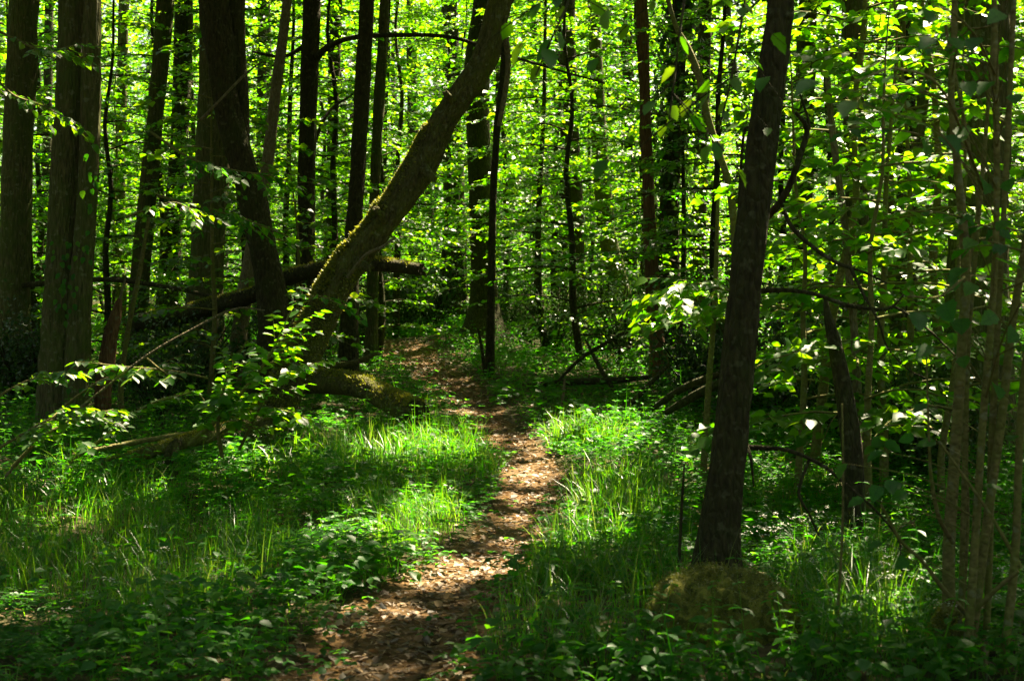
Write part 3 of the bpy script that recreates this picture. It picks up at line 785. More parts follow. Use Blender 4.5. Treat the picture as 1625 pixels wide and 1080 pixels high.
def blades(base, h, wd, lean, seed=0, curve=.6):
    """tapered bending blades: 7 vertices, 5 triangles each"""
    n = len(base); r = np.random.default_rng(seed)
    a = r.uniform(0, 2 * math.pi, n); d = np.stack([np.cos(a), np.sin(a), np.zeros(n)], -1)
    a2 = a + math.pi / 2 + r.normal(size=n) * .5
    sd = np.stack([np.cos(a2), np.sin(a2), np.zeros(n)], -1)
    h = np.broadcast_to(h, (n,)); wd = np.broadcast_to(wd, (n,)); lean = np.broadcast_to(lean, (n,))
    V = np.zeros((n, 7, 3))
    for k, u in enumerate((0, .36, .7)):
        c = base + np.array([0, 0, 1.0]) * (h * (u - .38 * lean * u * u))[:, None] + d * (h * lean * (.25 * u + curve * u * u))[:, None]
        ww = (wd * (1, .95, .6)[k])[:, None] * .5
        V[:, 2 * k] = c - sd * ww; V[:, 2 * k + 1] = c + sd * ww
    V[:, 6] = base + np.array([0, 0, 1.0]) * (h * (1 - .38 * lean))[:, None] + d * (h * lean * (.25 + curve))[:, None]
    T = np.array([[0, 1, 3], [0, 3, 2], [2, 3, 5], [2, 5, 4], [4, 5, 6]])
    return V.reshape(-1, 3), (T[None] + (np.arange(n) * 7)[:, None, None]).reshape(-1, 3)

def moss_on(root, rows, n, f0, f1, size=.03, up=(0, 0, 1), spread_=1.0, seed=1, thick=1.0):
    """short moss shoots on the upper side of a trunk or log, a part of it"""
    r = np.random.default_rng(seed)
    c = catmull(rows, 12); m = len(c)
    f = r.uniform(f0, f1, n); keep = vnoise(f * 40, f * 0 + seed, seed) + r.uniform(-.25, .25, n) > .35
    f = f[keep]; n = len(f)
    x = f * (m - 1); i = np.minimum(x.astype(int), m - 2); w_ = (x - i)[:, None]
    q = c[i] * (1 - w_) + c[i + 1] * w_
    t = unit(c[i + 1, :3] - c[i, :3])
    upv = np.asarray(up, float); a = unit(upv - t * (t @ upv)[:, None]); b = np.cross(t, a)
    ang = r.normal(size=n) * .55 * spread_
    nor = a * np.cos(ang)[:, None] + b * np.sin(ang)[:, None]
    base = q[:, :3] + nor * q[:, 3:4] * .97
    ax = unit(nor + r.normal(size=(n, 3)) * .45)
    L = size * r.uniform(.5, 1.4, n)
    V, T = leaf_arrays(LEAF2, base, ax, rand_unit(n), L, L * .45)
    return put('moss', new_mesh('moss', V - np.array(root.location), T), MAT['moss'], root, kind='stuff')

# ------------------------------------------------------------------ limbs, moss and ivy of the big trees
add_branch(br8, rows_px([(500, 95, 12, 22), (520, 75, 10, 21.5), (560, 60, 8, 21), (640, 56, 7, 20.5), (720, 60, 6, 20), (800, 86, 5, 19.5), (880, 110, 4, 19.3), (960, 132, 3, 19)]), DARK)
add_branch(br8, rows_px([(488, 70, 9, 22), (450, 90, 6, 22), (400, 82, 4, 22)]), DARK)
add_branch(br8, rows_px([(490, 250, 7, 22), (520, 180, 5, 22.3), (560, 150, 3, 22.6)]), DARK)
add_branch(leanT, rows_px([(552, 440, 7, 13.6), (580, 405, 6, 13.4), (606, 392, 5, 13.3), (628, 376, 3, 13.3)]), PALE, name='dead_branch')
add_branch(leanT, rows_px([(800, 40, 10, 14), (806, 110, 9, 14.1), (792, 200, 8, 14.2)]), PALE, name='dead_branch')
moss_on(leanT, lean_rows, 15000, .12, .62, .034, (-.75, -.15, .65), .62, 3)
moss_on(leanT, lean_rows, 6000, .20, .50, .06, (-.75, -.35, .55), .55, 23)
moss_on(leanT, lean_rows, 5000, .02, .40, .034, (-.4, -.9, .3), 1.3, 4)
for rows, sd_, up in ((fr_rows, 5, (.5, -.6, .2)), (crk_rows, 6, (0, -.8, .4))):
    pass
add_branch(fr, rows_px([(1205, 352, 14, 7.9), (1228, 332, 12, 7.8), (1250, 300, 11, 7.75), (1268, 250, 10, 7.7), (1280, 205, 9, 7.7), (1262, 178, 5, 7.65)]), DARK)
add_branch(fr, rows_px([(1280, 210, 7, 7.7), (1284, 196, 5, 7.7), (1270, 150, 3, 7.7)]), DARK)
add_branch(fr, rows_px([(1244, 335, 7, 7.8), (1258, 362, 7, 7.75), (1290, 392, 7, 7.7), (1330, 418, 6, 7.6), (1372, 432, 4, 7.6), (1408, 450, 3, 7.5)]), DARK)
add_branch(fr, rows_px([(1196, 462, 9, 7.9), (1240, 460, 8, 7.8), (1290, 466, 7, 7.7), (1345, 484, 7, 7.6), (1400, 491, 6, 7.5), (1422, 488, 5, 7.5), (1470, 520, 4, 7.4), (1514, 562, 3, 7.3)]), DARK)
add_branch(fr, rows_px([(1350, 425, 6, 7.6), (1372, 470, 5, 7.5), (1394, 510, 4, 7.4), (1408, 550, 3, 7.4), (1440, 585, 2, 7.3), (1470, 600, 2, 7.3)]), DARK)
add_branch(fr, rows_px([(1414, 490, 4, 7.5), (1432, 470, 3, 7.5), (1436, 464, 2, 7.5)]), DARK)
add_branch(fr, rows_px([(1168, 708, 10, 7.9), (1210, 710, 8, 7.8), (1250, 714, 7, 7.7), (1300, 735, 6, 7.6), (1345, 770, 5, 7.5), (1392, 812, 4, 7.4), (1424, 852, 3, 7.3), (1430, 880, 2, 7.3)]), DARK)
add_branch(fr, rows_px([(1285, 726, 5, 7.65), (1268, 780, 5, 7.6), (1284, 815, 4, 7.6), (1300, 850, 3, 7.6)]), DARK)
add_branch(fr, rows_px([(1184, 700, 6, 7.9), (1192, 730, 5, 7.7), (1196, 772, 3, 7.7)]), DARK)
add_branch(fr, rows_px([(1172, 330, 5, 7.9), (1180, 215, 5, 7.85), (1190, 202, 3, 7.8)]), DARK)
for a_, b_, c_, d_, w_ in ((668, 262, 690, 286, 15), (560, 412, 588, 425, 17), (722, 165, 706, 146, 12), (612, 352, 596, 330, 13), (470, 580, 498, 590, 18)):
    put('stub', tube(rows_px([(a_, b_, w_ * 1.5, 13.95), ((a_ + c_) / 2, (b_ + d_) / 2, w_ * 1.1, 13.82), (c_, d_, w_ * .8, 13.75)]), 10, .3, 4, a_ % 37, .1, jag=.6).mesh('stub', leanT.location, True), MOSS_B, leanT)
# ivy on the double trunk: single leaves one can pick out; dense ivy on the far trunk
def on_trunk(root, px, Y0, L, key, name):
    pos, ax, nor, ln = [], [], [], []
    for a, b in px:
        pos.append(P(a, b, Y0)); ax.append([rng.uniform(-.5, .5), -.3, -.8]); nor.append([rng.uniform(-.5, .5), -1, .6]); ln.append(L * rng.uniform(.7, 1.2))
    leaf_objs(root, np.array(pos), np.array(ax), np.array(nor), ln, key, name)
on_trunk(big, [(rng.normal(104, 14), rng.uniform(380, 520)) for _ in range(34)] + [(rng.normal(140, 8), rng.uniform(240, 420)) for _ in range(16)] + [(rng.normal(110, 20), rng.uniform(590, 690)) for _ in range(12)], 14.62, .075, 'leaf_hazel', 'ivy_leaf')
k = 2600; iv = catmull(ivy_rows, 10); ii = rng.integers(4, int(len(iv) * .55), k); an = rng.uniform(0, 2 * math.pi, k)
nor = np.stack([np.cos(an), np.sin(an), np.full(k, .25)], -1); pos = iv[ii, :3] + nor * (iv[ii, 3:4] + rng.uniform(.02, .28, (k, 1))) + rng.normal(size=(k, 3)) * [.05, .05, .12]
V, T = leaf_arrays(LEAF2, pos, unit(np.array([0, 0, -1.0]) + rng.normal(size=(k, 3)) * .5), nor + rng.normal(size=(k, 3)) * .4, rng.uniform(.08, .13, k), rng.uniform(.07, .1, k))
put('ivy', new_mesh('ivy', V - np.array(ivyT.location), T), MAT['leaf_holly'], ivyT, kind='stuff')

# the limb of the foreground tree that hangs over the top of the view, with big out of focus leaves
hang = [([(1236, -150, 16, 7.9), (1150, -230, 12, 7.0), (1050, -190, 9, 6.2), (950, -90, 6, 5.6), (890, 30, 4, 5.3), (850, 120, 3, 5.2)], 30, .095, 7),
        ([(1090, -215, 8, 6.5), (1095, -90, 6, 6.2), (1078, 60, 4, 6.0), (1062, 190, 3, 5.9)], 22, .09, 6),
        ([(1160, -228, 7, 7.1), (1190, -90, 5, 6.6), (1165, 100, 4, 6.3), (1140, 210, 3, 6.2)], 24, .095, 6)]
for q, (px, n, L, sb) in enumerate(hang):
    r = rows_px(px); add_branch(fr, r, DARK, 6)
    p_, a_, n_, l_, tb = twig_frames(r, n, L, sb, 40 + q, .45, .5)
    for t_ in tb: put('twig', t_.mesh('twig', fr.location, True), DARK, fr)
    leaf_objs(fr, p_, a_, n_, l_, 'leaf_beech')

# ------------------------------------------------------------------ slender stems and snags
def stem_thing(name, label, cat, px, Y, bark, sides=12, group=None, bump=.1, to_ground=True):
    r = rows_px([(a, b, w_, Y) for a, b, w_ in px])
    if to_ground:
        g = hz(r[-1][0], r[-1][1])
        if r[-1][2] > g: r = np.vstack([r, [r[-1][0] + .02, r[-1][1], g - .06, r[-1][3] * 1.1]])
        else: r[-1][2] = g - .06
    root = thing(name, label, cat, (r[-1][0], r[-1][1], hz(r[-1][0], r[-1][1])), group)
    put('trunk', tube(r, sides, bump, 8, int(px[0][0]) % 83, .05).mesh('trunk', root.location, True), bark, root)
    return root, r
pole, pole_r = stem_thing('broken_pole', 'pale sunlit bare pole with a snapped top right of the foreground trunk', 'dead tree', [(1313, 122, 9), (1318, 180, 11), (1326, 250, 12), (1340, 350, 12), (1347, 430, 13), (1355, 520, 13), (1361, 640, 15), (1364, 780, 17)], 11.5, PALE)
stem_thing('snag', 'short dark broken trunk in front of the pale pole', 'dead tree', [(1310, 470, 5), (1314, 500, 13), (1328, 560, 24), (1342, 640, 30), (1352, 720, 32), (1356, 800, 34), (1355, 862, 40)], 9.4, DARK, 18, bump=.2)
stem_thing('curved_sapling', 'thin pale stem arching above the gap left of the foreground trunk', 'sapling', [(1040, -120, 7), (1056, -20, 8), (1072, 40, 8), (1092, 78, 11), (1110, 125, 12), (1124, 190, 12), (1142, 245, 12), (1158, 300, 12), (1166, 400, 12), (1160, 560, 13), (1155, 700, 15)], 12.6, MAT['bark_hazel'])
stem_thing('slender_sapling', 'thin straight stem just left of the foreground trunk', 'sapling', [(1140, 300, 6), (1134, 480, 8), (1124, 620, 10), (1116, 764, 12)], 12.2, MAT['bark_hazel'])
stem_thing('dead_stalk', 'thin dark upright stalk in the grass left of the foreground trunk', 'stalk', [(1086, 735, 3), (1082, 800, 5), (1078, 880, 6), (1074, 945, 7)], 7.6, DARK, 7)
stem_thing('leaning_stick', 'thin leaning stick behind the splintered stump', 'stick', [(236, 345, 5), (222, 430, 7), (204, 520, 8), (192, 612, 9)], 15.5, MAT['bark_hazel'], 8)
stem_thing('young_stem', 'thin dark shoot at the foot of the slender stem by the path', 'stem', [(758, 520, 3), (764, 550, 5), (770, 594, 7)], 21.8, DARK, 7)
st, st_r = stem_thing('splintered_stump', 'reddish splintered stump beside the double trunked oak', 'stump', [(190, 474, 9), (184, 500, 19), (174, 545, 24), (164, 610, 27), (158, 690, 30)], 15.2, RED, 16, bump=.25)
put('splinter', tube(rows_px([(188, 482, 5, 15.2), (194, 460, 4, 15.2), (200, 438, 2, 15.2)]), 6, .2, 4, 3).mesh('splinter', st.location, True), PALE, st)
stem_thing('wooden_stake', 'short pale stake at the foot of the hazel stems', 'stake', [(1564, 1014, 11), (1562, 1045, 12), (1560, 1082, 12)], 6.05, MAT['cut_wood'], 9, bump=.05)
stem_thing('bare_shoot', 'tall thin bare shoot in the grass right of the mossy mound', 'stem', [(1336, 640, 3), (1338, 760, 4), (1334, 900, 5), (1322, 1060, 6)], 6.4, MAT['bark_hazel'], 6)

# ------------------------------------------------------------------ fallen wood
lg, lr = branch_thing('fallen_log', 'mossy fallen log ending beside the path, right of the leaning trunk', 'log', [(468, 606, 36, 16.8), (520, 606, 40, 16.4), (575, 614, 40, 16.0), (618, 636, 42, 15.5), (648, 650, 44, 15.2), (663, 655, 42, 15.0)], MOSS_B, sides=20, bump=.2)
moss_on(lg, lr, 5000, .02, .98, .03, (0, -.2, 1), 1.0, 12)
put('cut_end', tube(np.vstack([np.append(lr[-1][:3] + (lr[-1][:3] - lr[-2][:3]) * .02, .93 * lr[-1][3]), np.append(lr[-1][:3] + (lr[-1][:3] - lr[-2][:3]) * .10, .90 * lr[-1][3])]), 18, .06, 2, 3).mesh('cut_end', lg.location, True), MAT['bark_dark'], lg)
lg, lr = branch_thing('propped_trunk', 'long fallen trunk propped across behind the crooked tree and the leaning tree', 'log', [(215, 512, 32, 19.0), (280, 502, 31, 18.7), (340, 486, 29, 18.4), (400, 469, 26, 18.0), (470, 437, 25, 17.6), (540, 423, 23, 17.2), (600, 420, 22, 16.9), (668, 428, 20, 16.6)], DARK, sides=18, bump=.15)
moss_on(lg, lr, 4500, .05, .97, .03, (0, 0, 1), .9, 13)
lg, lr = branch_thing('fallen_branch', 'thick dead branch raised off the ground at left, above the sunlit herbs', 'branch', [(118, 756, 15, 11.9), (190, 732, 19, 12.0), (270, 708, 22, 12.1), (330, 690, 24, 12.3), (385, 668, 24, 12.8), (425, 655, 22, 13.4)], MOSS_B, sides=16, bump=.22)
put('broken_root', tube(rows_px([(282, 700, 18, 12.1), (268, 724, 20, 12.0), (262, 752, 14, 11.95), (264, 790, 9, 11.9)]), 12, .25, 5, 7).mesh('broken_root', lg.location, True), DARK, lg)
moss_on(lg, lr, 2500, .05, .95, .022, (0, 0, 1), .9, 14)
branch_thing('fallen_branch', 'thinner dead branch lying above the thick raised branch at left', 'branch', [(110, 722, 6, 12.2), (180, 708, 9, 12.4), (270, 692, 9, 12.6), (380, 678, 9, 12.8)], MAT['bark_hazel'])
branch_thing('fallen_log', 'big shaded log at the left edge behind the double trunk', 'log', [(-40, 566, 50, 19), (20, 556, 50, 18.8), (70, 548, 46, 18.6), (130, 552, 40, 18.4)], DARK, sides=18, bump=.2)
branch_thing('dead_branch', 'thin dark branch lying level across the trunks at left', 'branch', [(0, 456, 9, 20.5), (90, 448, 9, 20.2), (180, 444, 8, 20), (280, 458, 7, 19.8), (350, 474, 5, 19.6)], DARK)
branch_thing('mossy_branch', 'short mossy branch stub lying behind the fallen log by the path', 'branch', [(470, 588, 10, 17.6), (530, 580, 10, 17.4), (565, 574, 9, 17.2), (600, 560, 6, 17.0)], MOSS_B)
g_ = 'dead branches lying behind the path bend'
for lab, px in [('long dark branch lying level right of the path', [(838, 612, 8, 20), (900, 606, 11, 19.6), (965, 604, 11, 19.2), (1032, 598, 8, 19)]),
                ('crooked dark branch rising to the reddish dead trunk', [(960, 664, 7, 16.5), (1000, 640, 9, 16.6), (1030, 610, 8, 16.8), (1062, 578, 5, 17)]),
                ('upper of two parallel dark branches left of the foreground trunk', [(1036, 648, 8, 15.2), (1068, 625, 11, 15), (1100, 608, 12, 14.8), (1140, 594, 10, 14.6)]),
                ('lower thicker of two parallel dark branches left of the foreground trunk', [(1056, 655, 10, 14.8), (1088, 636, 14, 14.6), (1120, 618, 15, 14.4), (1150, 606, 14, 14.2)]),
                ('thin dead branch sloping up between the brushwood and the slanting trunk', [(886, 604, 4, 19.5), (920, 570, 6, 19.5), (960, 545, 6, 19.5), (1040, 502, 4, 19.5)]),
                ('dark branch tilted down to the right in the brushwood', [(930, 540, 4, 20), (950, 580, 7, 19.5), (975, 620, 7, 19), (990, 645, 5, 18.8)]),
                ('small pale upright stick in the shaded grass right of the path', [(896, 602, 3, 18.2), (894, 625, 5, 18.1), (890, 646, 4, 18)])]:
    branch_thing('dead_branch', lab, 'branch', px, DARK if 'pale' not in lab else PALE, g_)
def on_ground(px):   # (x, y, w): rows lying on the ground under the pixel
    out = []
    for a, b, w_ in px:
        q = G(a, b); r_ = .5 * w_ * q[1] / F; out.append([q[0], q[1], q[2] + r_ * .6, r_])
    return np.array(out)
def ground_thing(name, label, cat, px, bark, group=None, moss=0, sides=12):
    r = on_ground(px); root = thing(name, label, cat, tuple(r[0][:2]) + (hz(r[0][0], r[0][1]),), group)
    put('wood', tube(r, sides, .2, 6, int(px[0][0]) % 71, .08, jag=.8).mesh('wood', root.location, True), bark, root)
    if moss: moss_on(root, r, moss, .05, .95, .025, (0, 0, 1), .9, int(px[0][0]))
    return root
ground_thing('bleached_log', 'sun bleached log right of the bright grass at the path bend', 'log', [(950, 706, 12), (984, 716, 15), (1016, 732, 14), (1060, 744, 9)], MAT['cut_wood'])
ground_thing('mossy_log', 'short mossy log lying left of the foreground trunk', 'log', [(1096, 714, 14), (1118, 712, 15), (1150, 708, 14)], MOSS_B, moss=700)
ground_thing('pale_log', 'pale sunlit stick log in the clearing right of the foreground trunk', 'log', [(1252, 786, 8), (1285, 788, 11), (1326, 788, 9)], MAT['cut_wood'])
ground_thing('pale_log', 'bleached slab of wood lying in the sun below the leaning tree', 'log', [(352, 752, 10), (400, 754, 15), (446, 754, 11)], MAT['cut_wood'])
ground_thing('mossy_log', 'mossy chunk of log lit by the sun far right of the path end', 'log', [(884, 540, 16), (910, 550, 17), (934, 560, 14)], MOSS_B, moss=700)
ground_thing('mossy_log', 'low mossy log at the right foot of the trunk on the bank', 'log', [(776, 534, 18), (806, 532, 24), (834, 538, 18)], MOSS_B, moss=600)
branch_thing('bare_stick', 'pale bare stick propped among the herbs at right', 'stick', [(1332, 882, 7, 8.7), (1370, 858, 8, 8.9), (1410, 842, 8, 9.1), (1450, 826, 6, 9.3)], MAT['bark_hazel'])
branch_thing('bare_stick', 'lower pale stick lying level among the herbs at right', 'stick', [(1336, 914, 5, 8.6), (1385, 904, 6, 8.6), (1430, 896, 6, 8.7), (1480, 896, 5, 8.8)], MAT['bark_hazel'])
branch_thing('bare_stick', 'dark stick behind the hazel stems at right', 'stick', [(1400, 876, 4, 9.0), (1440, 866, 6, 9), (1490, 846, 5, 9)], DARK)
ground_thing('cut_log', 'cut log with a pale end at the left edge among tall grass', 'log', [(-26, 742, 40), (0, 756, 46), (14, 764, 46)], MAT['cut_wood'], sides=16)
tw, tw_r = branch_thing('bare_sapling', 'long thin bare twig arching up to the right at left', 'sapling', [(8, 756, 5, 10.4), (70, 690, 5, 10.4), (140, 636, 4, 10.5), (230, 566, 4, 10.6), (300, 525, 3.5, 10.7), (372, 490, 3, 10.8), (420, 492, 2, 10.9)], MAT['bark_pale'], sides=7, part='stem')
add_branch(tw, rows_px([(230, 566, 4, 10.6), (260, 590, 4, 10.7), (290, 602, 2, 10.8)]), MAT['bark_hazel'], 5, 'twig')
# thin twigs of the dead sapling at upper left
branch_thing('dead_twig', 'thin pale dead twig slanting up in front of the crooked tree', 'twig', [(318, 190, 4, 15.8), (350, 158, 4, 15.8), (385, 122, 4, 15.9), (414, 98, 2, 16)], PALE, sides=6)

# mossy mound under the foreground tree
mc = G(1156, 1018); mloc = np.array([mc[0], mc[1] + .22, hz(mc[0], mc[1] + .22)])
mnd = thing('mossy_mound', 'round mossy mound at the foot of the dark foreground trunk', 'mound', tuple(mloc))
th = np.linspace(0, 2 * math.pi, 96, endpoint=False); ph = np.linspace(0, 1, 36)
TH, PH = np.meshgrid(th, ph)
prof = np.cos(PH * math.pi / 2) ** .75
lump = 1 + .40 * (vnoise(np.cos(TH) * 2 + 5, np.sin(TH) * 2 + PH * 3, 41) - .5) + .10 * (vnoise(np.cos(TH) * 6 + 5, np.sin(TH) * 6 + PH * 7, 42) - .5) + .11 * (vnoise(np.cos(TH) * PH * 17 + 5, np.sin(TH) * PH * 17, 43) - .5)
RX = np.sin(np.clip(PH * 1.06, 0, 1) * math.pi / 2) ** .8 * lump
mv = np.stack([.325 * RX * np.cos(TH), .31 * RX * np.sin(TH), .30 * prof * (1 + .9 * (lump - 1)) - .05], -1).reshape(-1, 3)
i = np.arange(35)[:, None] * 96; j = np.arange(96)[None]; j2 = (j + 1) % 96
put('mound', new_mesh('mound', mv, np.stack([i + j, i + 96 + j, i + 96 + j2, i + j2], -1).reshape(-1, 4), True), MAT['moss_ground'], mnd)
k = 11000; ti = rng.integers(0, len(mv), k); nrm_ = unit(mv * [1, 1, 1.6] + [0, 0, .08])
pos = mv[ti] + rng.normal(size=(k, 3)) * .012
V, T = leaf_arrays(LEAF2, pos, unit(nrm_[ti] * .6 + rng.normal(size=(k, 3)) * .8), rand_unit(k), rng.uniform(.007, .020, k), rng.uniform(.004, .009, k))
put('moss', new_mesh('moss', V, T), MAT['moss_dark'], mnd, kind='stuff')
st2 = thing('mossy_stump', 'dark mossy stump at the lower right beside the hazel stems', 'stump', tuple(G(1480, 1078)))
put('wood', tube(rows_px([(1512, 965, 30, 6.15), (1500, 1000, 44, 6.15), (1482, 1050, 56, 6.12), (1468, 1110, 66, 6.1)]), 20, .25, 6, 9, .12).mesh('wood', st2.location, True), MOSS_B, st2)
moss_on(st2, rows_px([(1512, 965, 30, 6.15), (1500, 1000, 44, 6.15), (1482, 1050, 56, 6.12), (1468, 1110, 66, 6.1)]), 1800, .05, .95, .02, (-.6, -.5, .5), 1.2, 15)

# ------------------------------------------------------------------ the hazel at lower right
HZ = MAT['bark_hazel']
hzl = thing('hazel_shrub', 'many stemmed hazel with large leaves filling the right edge in front', 'shrub', tuple(G(1515, 1062)))
hs = [[(1516, -80, 11), (1514, 60, 12), (1510, 160, 13), (1522, 290, 15), (1533, 425, 17), (1526, 560, 18), (1514, 740, 20), (1506, 900, 22), (1510, 1075, 26)],
      [(1580, -80, 8), (1576, 60, 9), (1562, 240, 10), (1548, 400, 11), (1536, 560, 12), (1530, 780, 13), (1522, 1070, 15)],
      [(1576, -80, 11), (1580, 120, 12), (1582, 300, 12), (1576, 470, 13), (1562, 640, 14), (1548, 850, 15), (1532, 1065, 17)],
      [(1660, 180, 10), (1630, 370, 12), (1606, 520, 13), (1590, 660, 14), (1564, 850, 15), (1536, 1060, 17)],
      [(1652, 300, 12), (1634, 500, 13), (1620, 660, 15), (1612, 860, 16), (1598, 1000, 17), (1584, 1110, 18)],
      [(1500, 40, 7), (1528, 180, 8), (1540, 250, 8), (1552, 330, 9), (1536, 430, 9), (1524, 620, 11), (1534, 820, 12), (1518, 1066, 14)],
      [(1612, -60, 8), (1600, 200, 9), (1588, 430, 10), (1574, 700, 12), (1570, 900, 12), (1560, 1100, 13)]]
hrows = []
for q, px in enumerate(hs):
    Yq = 6.05 + (.10, .25, -.08, .15, -.15, .3, .2)[q]
    r = rows_px([(a, b, w_, Yq) for a, b, w_ in px]); r[-1][2] = min(r[-1][2], hz(r[-1][0], r[-1][1]) - .03)
    hrows.append(r); put('stem', tube(r * [1, 1, 1, (.9, .7, .85, 1.0, .8, .75, .95)[q]], 12, .16, 10, 20 + q, 0).mesh('stem', hzl.location, True), HZ, hzl)
for px in [[(1540, 980, 9, 6.1), (1500, 938, 8, 6.0), (1462, 888, 6, 5.95), (1430, 858, 5, 5.9), (1398, 800, 4, 5.8)], [(1540, 975, 9, 6.0), (1580, 935, 8, 5.9), (1616, 905, 7, 5.85)],
           [(1512, 860, 8, 6.1), (1490, 820, 7, 6.0), (1478, 760, 6, 5.95), (1474, 690, 4, 5.9), (1470, 560, 3, 5.9)], [(1620, 900, 8, 5.9), (1580, 830, 6, 5.9), (1540, 770, 5, 5.9), (1490, 700, 4, 5.9)],
           [(1560, 300, 5, 6.0), (1500, 150, 5, 5.0), (1430, 110, 4, 4.0), (1370, 125, 3, 3.4), (1330, 140, 2, 3.3)], [(1530, 440, 5, 6.1), (1490, 470, 4, 5.7), (1440, 470, 3, 5.3)],
           [(1580, 120, 5, 6), (1550, 60, 4, 5.4), (1510, 20, 3, 5), (1480, 10, 2, 4.9)], [(1562, 640, 5, 6), (1590, 540, 4, 5.6), (1620, 480, 3, 5.2)]]:
    add_branch(hzl, rows_px(px), HZ, 7)
lp = [(1352, 160, 3.3, .088), (1296, 128, 3.35, .085), (1420, 120, 4, .07), (1535, 130, 5.2, .12), (1498, 215, 5.2, .13), (1530, 215, 5.3, .11), (1548, 60, 5.2, .12), (1570, 130, 5.4, .12), (1510, 60, 5, .12), (1470, 14, 5, .12),
      (1590, 20, 5.2, .11), (1528, 200, 5.4, .13), (1470, 225, 5.2, .11), (1560, 285, 5.6, .13), (1600, 285, 5.5, .12), (1545, 380, 5.7, .11), (1530, 425, 5.6, .12), (1580, 410, 5.6, .14), (1455, 495, 5.3, .13), (1500, 480, 5.5, .14), (1525, 505, 5.6, .15),
      (1580, 498, 5.6, .12), (1608, 520, 5.5, .12), (1528, 565, 5.7, .11), (1400, 715, 5.9, .10), (1340, 735, 5.8, .09), (1410, 760, 5.8, .10), (1430, 765, 5.8, .10), (1395, 770, 5.8, .1), (1440, 780, 5.8, .1), (1370, 790, 5.8, .09), (1480, 60, 5.1, .1), (1610, 150, 5.5, .12),
      (1600, 350, 5.5, .11), (1480, 550, 5.5, .11), (1470, 640, 5.9, .1), (1485, 700, 5.9, .1), (1580, 610, 5.7, .11), (1610, 690, 5.8, .1), (1560, 770, 5.9, .1), (1545, 450, 5.6, .1), (1450, 690, 5.9, .09), (1400, 860, 5.9, .08), (1440, 885, 5.9, .09), (1615, 60, 5.3, .12)]
allh = np.concatenate([catmull(r, 8) for r in hrows])
hp, ha, hn, hl = [], [], [], []
for (x, y, Y, l) in lp:
    q = P(x, y, Y); d = np.linalg.norm(allh[:, :3] - q - [0, 0, -.15], axis=1); k = int(np.argmin(d)); o = allh[k, :3]
    mid = (o + q) / 2 + [0, 0, .05 * d[k]]; ax = unit(q - o) * .6 + np.array([rng.normal() * .4, -.2, -.55])
    put('twig', tube(np.array([[*o, .003], [*mid, .0024], [*q, .0016]]), 4, 0, 3, 1, cap=False).mesh('twig', hzl.location, True), HZ, hzl)
    hp.append(q); ha.append(ax); hn.append(np.array([0, -.35, 1.0]) + rng.normal(size=3) * .4); hl.append(l * .88)
leaf_objs(hzl, np.array(hp), np.array(ha), np.array(hn), hl, 'leaf_hazel')
for q in range(22):
    r = hrows[q % len(hrows)]; c = catmull(r, 8); o = c[int(rng.uniform(.08, .62) * len(c)), :3] if q % 3 else c[int(rng.uniform(.05, .3) * len(c)), :3]
    a = rng.uniform(0, 6.28); d = np.array([math.cos(a), math.sin(a) * .7, rng.uniform(.0, .5)]); l = rng.uniform(.3, .6)
    rr = np.array([[*o, .005], [*(o + d * l * .5), .0035], [*(o + d * l + [0, 0, -.06]), .002]])
    add_branch(hzl, rr, HZ, 5, 'twig')
    p_, a_, n_, l_, tb = twig_frames(rr, 9, .085, 2, 900 + q, .2, .5)
    for t_ in tb: put('twig', t_.mesh('twig', hzl.location, True), HZ, hzl)
    leaf_objs(hzl, p_, a_, n_, l_, 'leaf_hazel')

